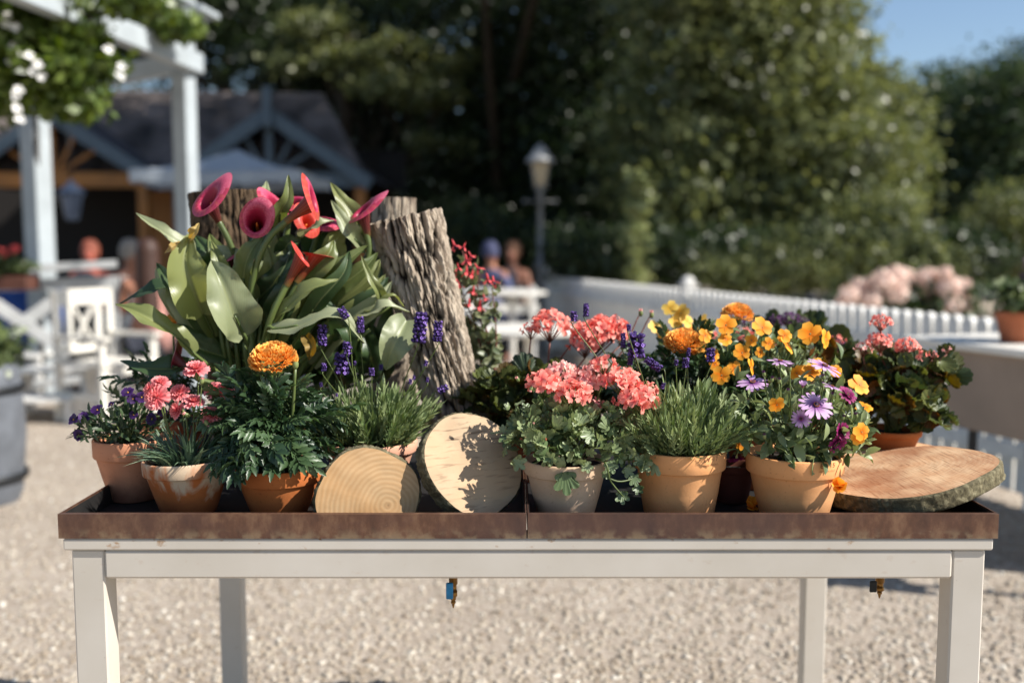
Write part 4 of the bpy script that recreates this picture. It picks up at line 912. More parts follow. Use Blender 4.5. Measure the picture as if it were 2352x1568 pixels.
for i, (x, y) in enumerate(((608, 570), (655, 578), (710, 645), (556, 535), (925, 600), (930, 555), (1100, 735), (975, 805), (1135, 795), (985, 670), (720, 500), (560, 925), (1055, 810))):
    bloom(root, B_OST, *q5(x, y), 1.71, 10, (r.gauss(0, .2), -.2, 1), 0, name='bud', stem_to=rc+Vector(((x-750)*.0001, 0, .02)), sr=.0012, off=.9)
# orange viola behind
root, rc, R, h, po, pm = place_pot('potted_viola', 'orange violas on tall stems behind the lilac daisies', 1740, 985, 75, 2.0, 'old')
bush(root, 'leaf', L_OST, 240, rc+Vector((.02, .0, .10)), (.17, .1, .12), (.025, .045), 61, .5, .6, .3, -.6, jit=.8, hemi=.3)
twigs(root, rc, rc+Vector((0.02, 0, .1)), (.16, .08, .13), 24, 10)
for i, (x, y, rp, d) in enumerate(((320, 235, 72, (0, -.9, .3)), (548, 250, 74, (.1, -.8, .6)), (848, 290, 82, (0, -1, .1)), (945, 325, 68, (.8, -.7, .1)), (420, 408, 60, (0, -1, .2)), (292, 550, 68, (-.1, -1, .1)), (480, 500, 66, (.9, -.4, .2)), (705, 365, 72, (.7, -.4, .6)), (372, 505, 50, (0, -1, .3)), (640, 735, 60, (.1, -.9, -.3)), (850, 535, 74, (0, -.8, .6)), (765, 535, 52, (-.5, -.8, .2)), (1160, 612, 80, (.3, -.7, .6)), (1172, 905, 64, (.2, -1, .2)), (1150, 940, 52, (-.3, -1, 0)), (590, 352, 46, (0, -.9, .3)), (320, 325, 50, (0, -.8, .5)), (535, 405, 36, (0, -.9, .2)), (1190, 750, 60, (0, -.5, 1)), (240, 420, 52, (0, -.9, .4)), (190, 300, 50, (.2, -.9, .3)), (690, 300, 52, (0, -.9, .4)), (900, 480, 50, (.2, -.9, .3)), (1010, 520, 46, (.1, -1, .2)), (480, 330, 44, (-.2, -.9, .3)), (250, 480, 40, (0, -1, .1)))):
    Yv = 1.68 if i in (9, 13, 14) else 1.93-.06*(i in (12, 5, 6)); bloom(root, F_VIO[i % 3], *q5(x, y), Yv, rp*.3662, d, pi/2+i*.1, stem_to=rc+Vector(((x-560)*.00015, -.02, .06)), sr=.0012)
# marigold behind the peach pot
root, rc, R, h, po, pm = place_pot('potted_marigold', 'marigold with two orange pompom blooms behind the stamped lavender pot', 1590, 980, 80, 2.08, 'orange')
bush(root, 'leaf', L_MARI, 170, rc+Vector((0, -.03, .085)), (.16, .11, .1), (.06, .1), 71, .9, .2, .3, -.6, hemi=.4)
twigs(root, rc, rc+Vector((0, 0, .06)), (.12, .08, .13), 14, 12, r0=.003)
bloom(root, F_MARI[0], *q4(1310, 365), 2.0, 50, (.05, -.35, 1), 0, stem_to=rc, sr=.003, off=.5)
bloom(root, F_MARI[1], *q5(390, 178), 2.15, 39, (.05, -.2, 1), 0, stem_to=rc, sr=.003, off=.5)
# yellow violas
root, rc, R, h, po, pm = place_pot('potted_viola', 'pale yellow violas standing behind the big orange marigold bloom', 1590, 950, 65, 2.32, 'old')
bush(root, 'leaf', L_OST, 120, rc+Vector((0, 0, .11)), (.12, .08, .13), (.03, .05), 81, .5, .6, .3, -.6)
twigs(root, rc, rc+Vector((0, 0, .1)), (.1, .08, .2), 18, 14)
for i, (x, y, rp) in enumerate(((1225, 130, 56), (1290, 160, 66), (1330, 210, 56), (1260, 220, 50), (1425, 225, 60), (1130, 250, 52), (1180, 285, 50), (1465, 260, 40), (1350, 270, 50))):
    bloom(root, (F_YEL if i not in (6, 8) else F_VIO)[i % 2], *q4(x, y), 2.25, rp*.3662, (r.gauss(0, .4), -.8, .5), pi/2, stem_to=rc+Vector((0, 0, .03)), sr=.0014)
# zonal geraniums
def zonal(label, u, v, rpx, Y, heads, q, leaves, seed, kind='coral', z0=ZF, fl=.3, rad=None, cz=.07, mat='old', lsize=(.035, .06), cx=0, dY=0):
    root, rc, R, h, po, pm = place_pot('potted_geranium', label, u, v, rpx, Y, mat, z0=z0)
    rad = rad or (.15, .1, .1); bush(root, 'leaf', L_ZON, leaves, rc+Vector((cx, 0, cz)), rad, lsize, seed, .5, .3, .35, -.6, jit=.8, hemi=.4)
    twigs(root, rc, rc+Vector((cx, 0, cz-.02)), rad, 16, seed, r0=.003)
    for i, (x, y, rp, n) in enumerate(heads): umbel(root, *q(x, y), Y+dY, rp*.3662, kind, n, seed+i, rc+Vector((0, 0, .02)), .7, fl, STEMRED)
    return root, rc
root, rc = zonal('geranium with round coral flower heads and rust edged leaves beside the furrowed log', 1230, 985, 95, 2.08, ((470, 235, 125, 32), (350, 270, 66, 14), (760, 290, 145, 44), (860, 250, 105, 28), (690, 350, 105, 24), (640, 250, 60, 12), (910, 310, 60, 12)), q4, 240, 91, rad=(.155, .09, .085), cz=.06, fl=.34)
for x, y in ((1040, 150), (1108, 160)): bloom(root, B_PINK, *q4(x, y), 2.12, 12, (0, 0, 1), 0, name='bud', stem_to=rc+Vector((.05, 0, .04)), smat=STEMRED, sr=.0015)
zonal('geranium with small coral heads between the purple clusters and the orange violas', 1830, 955, 70, 2.3, ((200, 300, 62, 12), (245, 310, 40, 8), (430, 300, 70, 14), (470, 330, 50, 8), (625, 350, 60, 12), (950, 420, 72, 16), (1015, 335, 56, 10), (700, 450, 50, 8)), q5, 160, 101, rad=(.2, .1, .1), cz=.1, fl=.36)
root, rc = zonal('coral geranium in an orange pot standing on stacked wood slices at the right end', 2046, 983, 69, 2.12, (), q5, 260, 111, z0=P(2046, 1043, 2.12).z, rad=(.118, .1, .1), cz=.075, mat='orange', lsize=(.03, .05), cx=-.005)
for i, (x, y, rp, n) in enumerate(((390, 470, 52, 16), (385, 565, 60, 20), (305, 595, 46, 12), (515, 590, 60, 20), (560, 640, 52, 14), (640, 625, 26, 6), (710, 600, 26, 5))):
    umbel(root, *q6(x, y), 2.08, rp*.476, 'pale' if i in (2, 6) else 'coral', n, 120+i, rc+Vector((0, 0, .04)), .8, .36, STEMRED)
bush(root, 'leaf', L_ZON, 22, P(*q6(690, 700), 2.1), (.045, .04, .045), (.035, .05), 131, .6, .2, .2, -.8)
bush(root, 'leaf', L_ZON, 14, P(*q6(640, 930), 2.06), (.035, .03, .035), (.03, .05), 132, .6, -.3, .2, -.8, droop=.5)
# plum coloured clusters
root, rc, R, h, po, pm = place_pot('potted_plum_flower', 'dark plum flower clusters rising behind the orange violas', 1820, 940, 70, 2.42, 'old')
bush(root, 'leaf', L_ZON[:3], 60, rc+Vector((0, 0, .12)), (.15, .08, .12), (.04, .06), 141)
for i, (x, y, rp, n) in enumerate(((640, 215, 62, 26), (720, 205, 70, 34), (790, 215, 50, 24), (450, 220, 60, 24), (1010, 370, 66, 30), (1050, 430, 48, 20), (890, 400, 45, 16))): umbel(root, *q5(x, y), 2.35, rp*.3662, 'plum', n, 150+i, rc, .75, .24)
# fuchsia
root, rc, R, h, po, pm = place_pot('potted_fuchsia', 'tall fuchsia with red hanging flowers right behind the furrowed log', 1130, 955, 60, 2.3, 'old')
FUB = mesh_of('fuchsia_bloom', lambda m: (petal_flower(m, 4, 1, .5, -.5, .2, 1, mat=0), m.lathe([(.03, .9), (.14, .6), (.16, .2), (.2, 0)], 8, 0), m.lathe([(.16, 0), (.28, -.3), (.22, -.55)], 8, 1)), [REDF, PURPF])
fx = [(1075, 790), (1065, 700), (1055, 600), (1100, 700), (1125, 740), (1080, 640), (1060, 640)]
for i, (a, b) in enumerate(((1062, 575), (1050, 640), (1130, 655), (1100, 690), (1072, 720), (1120, 760), (1085, 610))):
    e = P(a, b, 2.28); tubeobj('stem', [rc, rc.lerp(e, .5)+Vector((.01, 0, .02)), e], (.003, .0012), STEMRED, root)
    bush(root, 'leaf', L_FUCH, 20, e.lerp(rc, .12), (.035, .03, .055), (.02, .034), 160+i, .7, .2, .2, -.9, jit=.8)
bush(root, 'leaf', L_FUCH, 90, P(1100, 800, 2.3), (.055, .05, .07), (.025, .045), 170, .7, .3, .3, -.9, jit=.8)
r = random.Random(9)
for i, (x, y) in enumerate(((212, 870), (280, 880), (330, 945), (240, 1030), (300, 1060), (380, 1035), (340, 1080), (245, 1160), (495, 1130), (350, 1200), (235, 1230), (300, 975), (320, 1290), (395, 1310), (430, 1250), (455, 1115), (215, 1100))):
    c = P(1700/1.7415+x*.3174, 500/1.7415+y*.3174, 2.24); inst('flower', FUB, root, look(c, (r.gauss(0, .4), r.gauss(0, .3), 1), r.random()*6, r.uniform(.011, .017)))
# fallen blooms on the wood slice and in the tray
m = MB(); petal_flower(m, 5, 1, .9, .9, -.2, 3, K=5, narrow=.4); petal_flower(m, 4, .7, .8, .5, .3, 8, K=5)
fb = m.mesh('fallen_bloom', [VIOLAF])
c = P(1928, 1118, 1.715); tag(inst('fallen_bloom', fb, None, look(c, (-.3, -.7, .5), 1, .019)), 'crumpled orange viola bloom lying on the orange wood slice', 'fallen flower', 'fallen orange blooms')
c = P(1725, 1168, 1.79); tag(inst('fallen_bloom', fb, None, look(Vector((c.x, c.y, ZF+.009)), (.2, -.2, 1), 2, .02)), 'orange bloom fallen into the tray left of the EV 15 pot', 'fallen flower', 'fallen orange blooms')
c = P(1470, 1182, 1.70); tag(inst('fallen_bloom', fb, None, look(Vector((c.x, c.y, ZF+.006)), (.1, 0, 1), 0, .014)), 'orange petal lying in the tray between the pale pot and the EV 17 pot', 'fallen flower', 'fallen orange blooms')
def more_back():
    pass

# ---------------------------------------------------------------- background: picket fence, lamp, furniture
def L2(t): return Vector((.46+1.96*t, 12.5-7.1*t, 0))
fd = (L2(1)-L2(0)).normalized(); fn_ = Vector((fd.y, -fd.x, 0))
fence = empty('picket_fence', L2(.5), 'white picket fence with round topped pickets running behind the flower table', 'fence')
def FM(p): return frame(p, fd, (0, 0, 1))
Lf = (L2(1.25)-L2(0)).length
def picket_mesh():
    m = MB(); w_, t, h_ = .086, .04, .93; v = []; n = 7; pr = [(-w_/2, .07), (w_/2, .07)]+[(w_/2*cos(pi*i/n), h_-w_/2+w_/2*sin(pi*i/n)) for i in range(n+1)]
    N = len(pr)
    for s in (-t/2, t/2): v += [(s, a, b) for a, b in pr]
    f = [tuple(range(N)), tuple(range(2*N-1, N-1, -1))]+[(i, i+N, (i+1) % N+N, (i+1) % N) for i in range(N)]
    m.add(v, f); return m.mesh('picket', [WHITE2], False)
pk = picket_mesh(); i = 0; d = .12
while d < Lf:
    p = L2(0)+fd*d
    if min(abs(d-x) for x in (0, 4.0, 8.0)) > .09: inst('picket', pk, fence, FM(p))
    d += .108
for z in (.28, .74):
    m = MB(); m.box((.021, .06, z-.035), (.055, Lf, z+.035)); m.obj('rail', WHITE2, fence, FM(L2(0)), smooth=False)
for d in (0, 4.0, 8.0):
    m = MB(); m.box((-.055, -.055, 0), (.055, .055, .95), bev=.004); m.box((-.07, -.07, .951), (.07, .07, .975), bev=.004); m.lathe([(.045, .976), (.06, 1.0), (.045, 1.03), (.001, 1.045)], 14); m.obj('post', WHITE2, fence, FM(L2(0)+fd*d), smooth=False)
# lamp post
c = P(1240, 700, 11.8); lamp = empty('street_lamp', (c.x, c.y, 0), 'grey lamp post with a four sided lantern in front of the dark trees', 'street lamp')
LM = Matrix.Translation((c.x, c.y, 0)); z1 = P(1240, 600, 11.8).z; zt = P(1240, 432, 11.8).z; zr = P(1240, 374, 11.8).z; zp = P(1240, 334, 11.8).z
m = MB(); m.lathe([(.09, 0), (.09, .1), (.07, .15), (.06, .3), (.06, z1-.1), (.068, z1-.08), (.068, z1-.03), (.035, z1), (.031, zt-.12), (.045, zt-.1), (.04, zt-.05), (.05, zt)], 16, M=LM); m.obj('post', LAMPM, lamp)
zc = P(1240, 462, 11.8).z; m = MB(); m.tube([(c.x-.17, c.y, zc), (c.x+.17, c.y, zc)], .012, 8); m.lathe([(.02, -.02), (.028, 0), (.02, .02)], 10, M=Matrix.Translation((c.x-.18, c.y, zc))); m.lathe([(.02, -.02), (.028, 0), (.02, .02)], 10, M=Matrix.Translation((c.x+.18, c.y, zc))); m.obj('crossbar', LAMPM, lamp)
lt = None
m = MB()
for k in range(4):
    a0 = pi/4+k*pi/2; p0 = Vector((cos(a0), sin(a0), 0)); m.bar(Vector((c.x, c.y, zt))+p0*.085, Vector((c.x, c.y, zr))+p0*.15, .014, .014, p0)
m.lathe([(.05, zt), (.095, zt+.008), (.095, zt+.02), (.06, zt+.022)], 4, M=LM @ Matrix.Rotation(0, 4, 'Z')); lt = m.obj('lantern', LAMPM, lamp, smooth=False)
for k in range(4):
    a0 = k*pi/2; q = [Vector((cos(a0+s*pi/4), sin(a0+s*pi/4), 0)) for s in (-1, 1)]; m = MB(); bz = Vector((c.x, c.y, zt+.02)); tz = Vector((c.x, c.y, zr)); n_ = Vector((cos(a0), sin(a0), 0))*.003
    vs = [bz+q[0]*.08, bz+q[1]*.08, tz+q[1]*.145, tz+q[0]*.145]; m.add([tuple(x) for x in vs]+[tuple(x-n_) for x in vs], [(0, 1, 2, 3), (7, 6, 5, 4), (0, 4, 5, 1), (1, 5, 6, 2), (2, 6, 7, 3), (3, 7, 4, 0)]); m.obj('pane', GLASS, lt, smooth=False)
m = MB(); m.lathe([(.16, zr), (.175, zr+.005), (.17, zr+.03), (.1, zr+.11), (.085, zr+.125), (.09, zr+.14), (.06, zr+.18), (.02, zp-.04), (.03, zp), (.001, zp+.03)], 20, M=LM); m.obj('lantern_roof', flat('pale_lamp_roof', (150, 151, 150), .4, .2), lamp)

# raised planter table at the right
BEIGE = flat('beige_panel', (148, 130, 114), .6, var=.08, ns=4)
zt = .90; a = P(2078, 763, 1); 
def atz(u, v, z):
    d = P(u, v, 1)-Vector((0, 0, CH)); s = (z-CH)/d.z; return Vector((0, 0, CH))+d*s
A = atz(2085, 772, zt); B = atz(2420, 812, zt); dirv = (B-A).normalized(); back = Vector((-dirv.y, dirv.x, 0)); 
if back.y < 0: back = -back
M = frame(A, dirv, (0, 0, 1))
pt = empty('planter_table', A.lerp(B, .5)-Vector((0, 0, zt)), 'white topped table with a deep beige front panel at the right edge behind the plants', 'table')
Lp = 1.1; sx = 1 if (M.to_3x3() @ Vector((1, 0, 0))).dot(back) > 0 else -1
def pbox(name, a, b, mat):
    m = MB(); xa, xb = sorted((a[0]*sx, b[0]*sx)); m.box((xa, a[1], a[2]), (xb, b[1], b[2]), bev=.004); m.obj(name, mat, pt, M, smooth=False)
pbox('table_top', (-.02, -.02, -.03), (.7, Lp, 0), WHITE); pbox('front_panel', (.01, .22, -.36), (.04, Lp-.02, -.031), BEIGE); pbox('back_panel', (.64, .22, -.36), (.67, Lp-.02, -.031), BEIGE); pbox('side_panel', (.041, .22, -.36), (.639, .25, -.031), BEIGE)
for (a_, b_) in ((.02, .35), (.02, Lp-.15), (.62, .35), (.62, Lp-.15)): pbox('leg', (a_, b_, -zt), (a_+.03, b_+.03, -.361), DARKM)
c = atz(2268, 788, zt)+back*.15; root = empty('potted_shrublet', c, 'old clay pot with dark purple leaved plant on the white topped table', 'potted plant')
pot(root, c.x, c.y, zt, .13, .085, 'old')
CLOUDP = leafmat('purple_foliage', (40, 26, 36), (92, 60, 80), .1, .5, 'island'); CLOUDG = leafmat('mixed_foliage', (40, 60, 34), (104, 116, 70), .2, .4, 'island')
leafcloud('foliage', [((c.x+.06, c.y, zt+.2), (.16, .12, .08))], 1500, .035, CLOUDG, root, 5, .03)
leafcloud('purple_foliage', [((c.x+.14, c.y, zt+.26), (.1, .1, .06))], 700, .035, CLOUDP, root, 6, .03)

# gate post / white table surfaces behind the fuchsia
def round_table(name, label, c, R, h, mat=WHITE, group='white cafe tables'):
    e = empty(name, (c[0], c[1], 0), label, 'table', group); M = Matrix.Translation((c[0], c[1], 0))
    m = MB(); m.lathe([(.001, h-.03), (R-.01, h-.03), (R, h-.022), (R, h-.006), (R-.008, h), (.001, h)], 36, M=M); m.obj('tabletop', mat, e, smooth=False)
    m = MB(); m.lathe([(.03, .05), (.03, h-.031)], 12, M=M); m.obj('stand', mat, e); m = MB(); m.lathe([(R*.55, 0), (R*.55, .02), (.05, .05), (.001, .051)], 24, M=M); m.obj('foot', mat, e)
c = atz(1215, 742, .72); c = atz(1215, 752, .78); round_table('cafe_table', 'white round table in the sun right behind the fuchsia', (c.x, c.y), .42, .78)
c = atz(1165, 655, .95); round_table('cafe_table', 'white round table at the dark tree edge left of the lamp post', (c.x+.05, 9.8), .34, .86)
c = P(1180, 700, 10.5); e = empty('garden_bench', (c.x, 10.2, 0), 'pale bench standing left of the lamp post', 'bench')
for z in (.42, .62, .78): m = MB(); m.box((c.x-.55, 10.2, z), (c.x+.25, 10.24, z+.09), bev=.005); m.obj('slat', WHITE2, e, smooth=False)
for k in range(3): m = MB(); m.box((c.x-.55, 9.80+k*.13, .40), (c.x+.25, 9.91+k*.13, .42), bev=.003); m.obj('slat', WHITE2, e, smooth=False)
for x in (-.5, .17):
    for y in (9.82, 10.16): m = MB(); m.box((c.x+x, y, 0), (c.x+x+.05, y+.05, .399 if y < 10 else .9), bev=.003); m.obj('leg', WHITE2, e, smooth=False)

# white garden chair
def garden_chair(loc, rz, label, group=None):
    e = empty('garden_chair', loc, label, 'chair', group, rz); M = WM[e.name]
    def bx(n, a, b): m = MB(); m.box(a, b, bev=.004); m.obj(n, WHITE, e, M, smooth=False)
    for y in (-.26, .21): bx('leg', (.0, y, 0), (.05, y+.05, .98)); bx('leg', (.47, y, 0), (.52, y+.05, .62)); bx('armrest', (.04, y-.01, .625), (.56, y+.06, .65)); bx('stretcher', (.051, y+.01, .18), (.469, y+.04, .23))
    for k in range(6): bx('seat_slat', (.055+k*.082, -.25, .43), (.13+k*.082, .25, .452))
    bx('seat_rail', (.48, -.209, .36), (.51, .209, .428)); bx('back_rail', (.005, -.209, .86), (.04, .209, .98)); bx('back_rail', (.005, -.209, .5), (.04, .209, .56))
    for y in (-.15, .11): bx('back_slat', (.008, y, .561), (.036, y+.05, .859))
    for s in (-1, 1): m = MB(); m.bar((.022, -.085*s, .572), (.022, .085*s, .848), .018 if s < 0 else .021, .034, (1, 0, 0)); m.obj('back_slat', WHITE, e, M, smooth=False)
garden_chair((P(170, 940, 1).x*7.3-.03, 7.55, 0), radians(-28), 'white slatted garden armchair standing in the sun left of the calla lily')

# white terrace railing with diagonal cross
RAILP = flat('grey_white_paint', (176, 178, 178), .6, var=.1, ns=5)
g = MB()
for k in range(34): g.box((-9.5, 8.62+k*.2, .0), (-2.75, 8.81+k*.2, .045))
dk = g.obj('terrace_deck', flat('dark_deck_boards', (66, 56, 48), .8, var=.3, ns=9), smooth=False); tag(dk, 'dark board terrace floor behind the white railing', kind='structure')
rl = empty('terrace_railing', P(60, 620, 7.9)*1.0-Vector((0, 0, P(60, 620, 7.9).z)), 'white terrace railing with crossed diagonals left of the garden chair', 'railing')
def wbar(n, u0, v0, u1, v1, Y0, Y1, wd, th=.05, mat=None, parent=None): m = MB(); m.bar(P(u0, v0, Y0), P(u1, v1, Y1), th, wd, (0, 0, 1), bev=.004); m.obj(n, RAILP, parent or rl, smooth=False)
wbar('top_rail', -150, 628, 268, 606, 7.9, 8.3, .06, .14); wbar('rail', -150, 662, 262, 646, 7.95, 8.35, .09)
wbar('diagonal', -70, 660, 160, 812, 7.9, 8.2, .1, .04); wbar('diagonal', 150, 672, -70, 830, 8.2, 7.96, .1, .04); wbar('lower_rail', -150, 905, 268, 862, 7.9, 8.3, .06)
for u, Y in ((-100, 7.9), (255, 8.3)):
    q = P(u, 640, Y); m = MB(); m.box((q.x-.045, Y+.03, 0), (q.x+.045, Y+.12, 1.05), bev=.004); m.obj('post', RAILP, rl, smooth=False)
BLUEC = flat('blue_cushion_cloth', (40, 78, 150), .85)
q = P(70, 720, 8.6); cu = MB(); cu.box((q.x-.32, 8.5, .42), (q.x+.3, 8.62, .98), bev=.04); e = empty('blue_chair', (q.x, 8.6, 0), 'chair with a blue cushion behind the white railing at the far left', 'chair')
cu.obj('cushion', BLUEC, e); m = MB(); m.box((q.x-.32, 8.1, .38), (q.x+.3, 8.62, .418), bev=.01); m.obj('seat', WHITE2, e, smooth=False)
for a_ in (-.31, .25):
    for b_ in (8.12, 8.63): m = MB(); m.box((q.x+a_, b_, 0), (q.x+a_+.04, b_+.04, .379 if b_ < 8.5 else .99), bev=.003); m.obj('leg', WHITE2, e, smooth=False)
# flower box on the railing
q = P(15, 665, 7.3); e = empty('window_box', q, 'brown flower box with red geraniums on the railing at the left edge', 'flower box')
m = MB(); m.box((q.x-.35, 7.2, q.z), (q.x+.2, 7.42, q.z+.1), bev=.008); m.obj('box', flat('brown_box', (88, 52, 40), .7), e, smooth=False)
leafcloud('foliage', [((q.x-.08, 7.3, q.z+.17), (.32, .12, .08))], 1800, .04, CLOUDG, e, 3, .03)
for u, v in ((32, 572), (4, 582), (-30, 570)):
    cc = P(u, v, 7.25); r = random.Random(u); 
    m = MB(); m.tube([cc-Vector((0, 0, .12)), cc], .003, 5); hd = m.obj('flower_head', STEM, e)
    for k in range(14): dd = rv(r).normalized(); inst('floret', F_FLO['red'][k % 3], hd, look(cc+dd*.03, dd, k, .022))
# barrel at the left edge
q = P(-12, 1152, 5.0); bar_ = empty('barrel_planter', (q.x, 5.0, 0), 'grey wooden barrel planter standing at the left edge', 'planter')
hB = P(0, 835, 5.0).z; BM = Matrix.Translation((q.x-.06, 5.0, 0)); m = MB()
m.lathe([(.17, .0), (.19, .05), (.215, hB*.5), (.2, hB*.9), (.19, hB), (.175, hB), (.17, hB-.04), (.001, hB-.05)], 40, M=BM, wob=lambda a, z: .012*abs(sin(a*9))); m.obj('staves', flat('grey_wood', (96, 100, 106), .6, var=.15, ns=8), bar_)
for z in (.12, hB*.8): m = MB(); m.lathe([(.21, z), (.2205, z+.002), (.2205, z+.035), (.21, z+.037)], 40, M=BM); m.obj('hoop', DARKM, bar_)
leafcloud('foliage', [((q.x-.04, 5.0, hB+.08), (.2, .16, .12))], 1600, .045, CLOUDG, bar_, 9, .04)
# low sunlit steps
q = P(95, 960, 7.4); e = empty('wooden_step', (q.x, 7.5, 0), 'low white wooden step box on the gravel beside the garden chair', 'step box')
for k, (z, y) in enumerate(((.16, 7.2), (.34, 7.5))):
    m = MB(); m.box((q.x-.3, y, z), (q.x+.32, y+.3, z+.03), bev=.004); m.obj('tread', WHITE2, e, smooth=False)
    for x in (-.28, .25): m = MB(); m.box((q.x+x, y+.02, 0), (q.x+x+.05, y+.28, z-.001), bev=.004); m.obj('side', WHITE2, e, smooth=False)

# pergola frame
pg = empty('pergola', (P(430, 500, 7).x, 7, 0), 'white timber pergola with climbing plant at the upper left', 'pergola')
GREYB = flat('blue_grey_white_paint', (166, 174, 178), .6, var=.08, ns=4)
def post(u, Y, wd, rz, ztop):
    q = P(u, 567, Y); M = Matrix.Translation((q.x, Y, 0)) @ Matrix.Rotation(rz, 4, 'Z'); m = MB(); m.box((-wd/2, -wd/2, 0), (wd/2, wd/2, ztop), bev=.006); m.obj('post', GREYB, pg, M, smooth=False)
zb = P(445, 167, 7.0).z
post(433, 7.0, .12, radians(70), zb); post(92, 8.4, .17, radians(66), zb-.002)
def pbar(a, b, wd, th, n='beam'): m = MB(); m.bar(a, b, th, wd, (0, 0, 1), bev=.005); m.obj(n, GREYB, pg, smooth=False)
e1 = P(443, 147, 7.0); e1.z = zb+.07; g1 = P(165, 35, 5.5); g1.z = zb+.07; dd = (g1-e1).normalized()
pbar(e1-dd*.08, g1+dd*2.5, .135, .09)
up_ = Vector((0, 0, .27)); pbar(e1+up_-dd*.12, g1+up_+dd*2.5, .07, .12)
for k in range(8):
    p0 = e1+dd*(.05+.42*k)+Vector((0, 0, .068)); pbar(p0, p0+Vector((0, 0, .165)), .06, .06, 'baluster')
q = e1+Vector((-.12, .1, 0)); pbar(q+up_+Vector((0, 0, .04)), q+up_+Vector((0, 0, .8)), .07, .07, 'baluster')
cross = Vector((-dd.y, dd.x, 0)); cross = cross if cross.x < 0 else -cross
for k in range(9):
    p0 = e1+dd*(.02+.38*k)+up_+Vector((0, 0, .056)); pbar(p0-cross*.15, p0+cross*2.6, .04, .3, 'plank')
a2 = P(92, 567, 8.4); a2.z = zb+.07; pbar(e1+cross*.05+Vector((0, .0, 0)), Vector((a2.x, 8.4, zb+.07)), .13, .08)
VINE = leafmat('vine_leaf', (58, 80, 36), (110, 126, 60), .3, .4, 'island')
vn = empty('climbing_vine', P(60, 100, 5.6), 'leafy climber with white blossoms hanging from the pergola corner', 'climber')
leafcloud('foliage', [(P(60, 60, 5.6), (.42, .3, .32), 3), (P(110, 170, 5.6), (.28, .2, .16), 1.4), (P(205, 140, 5.6), (.13, .12, .08), .45), (P(175, 235, 5.6), (.1, .1, .07), .35), (P(0, 200, 5.6), (.2, .2, .14), .8), (P(320, 8, 5.6), (.14, .15, .04), .2), (P(410, 60, 6.4), (.12, .12, .06), .3), (P(-150, 100, 5.4), (.5, .4, .45), 2)], 17000, .075, VINE, vn, 11, .05)
r = random.Random(12); WB = [mesh_of('white_blossom', lambda m: petal_flower(m, 5, 1, .8, .4, .1, 3), [flat('white_petal', (232, 230, 224), .6)])]
for (u, v) in ((30, 110), (38, 128), (25, 145), (88, 150), (78, 165), (98, 178), (42, 208), (36, 220), (66, 130), (250, 115), (280, 155), (276, 175), (38, 250), (45, 275), (12, 60), (18, 40), (35, 65)):
    inst('blossom', WB[0], vn, look(P(u, v, 5.25), (r.gauss(.3, .3), -1, .4), r.random()*6, .029))
vt = MB(); vt.tube(crom([Vector((P(84, 567, 8.25).x, 8.25, 0)), P(84, 300, 8.25), P(70, 190, 6.6), P(150, 60, 5.6), P(300, 20, 5.7)], 16), .018, 7); vt.obj('stem', TRUNKM, vn)

# parasol
q = P(545, 343, 12.5); par = empty('parasol', (q.x, 12.5, 0), 'open pale blue white square parasol in front of the gabled pavilion', 'parasol')
PC = Mat('parasol_cloth', .85); PC.col((178, 186, 192)); PC.transl((190, 196, 205), .25); PC = PC.m
ze = P(545, 402, 12.5).z; Rp = 1.24; ap = Vector((q.x, 12.5, q.z)); m = MB(); N = 8
crn = [Vector((q.x+Rp*1.0*cos(pi/4+k*pi/2)*1.12, 12.5+Rp*sin(pi/4+k*pi/2)*1.1, ze)) for k in range(4)]
for k in range(4):
    a, b = crn[k], crn[(k+1) % 4]
    m.grid(lambda u, v: tuple(ap.lerp(a.lerp(b, v), u)+Vector((0, 0, -.10*sin(pi*u)*.6-.03*sin(pi*v)*u))), 8, 6)
m.obj('canopy', PC, par)
for k in range(4):
    a, b = crn[k], crn[(k+1) % 4]; m = MB(); m.grid(lambda u, v: tuple(a.lerp(b, v)+Vector((0, 0, -.005-.03*sin(pi*v)-.13*u+.015*sin(v*25)*u))+(a.lerp(b, v)-Vector((q.x, 12.5, ze))).normalized()*.003), 1, 24); m.obj('valance', PC, par)
m = MB(); m.tube([(q.x, 12.5, 0), (q.x, 12.5, q.z-.02)], .025, 10); m.obj('pole', LAMPM, par)
m = MB(); m.box((q.x-.25, 12.25, 0), (q.x+.25, 12.75, .08), bev=.01); m.obj('base', DARKM, par, smooth=False)
for k in range(4): m = MB(); m.bar(Vector((q.x, 12.5, q.z-.35)), crn[k].lerp(ap, .4)-Vector((0, 0, .09)), .02, .02); m.obj('strut', LAMPM, par, smooth=False)

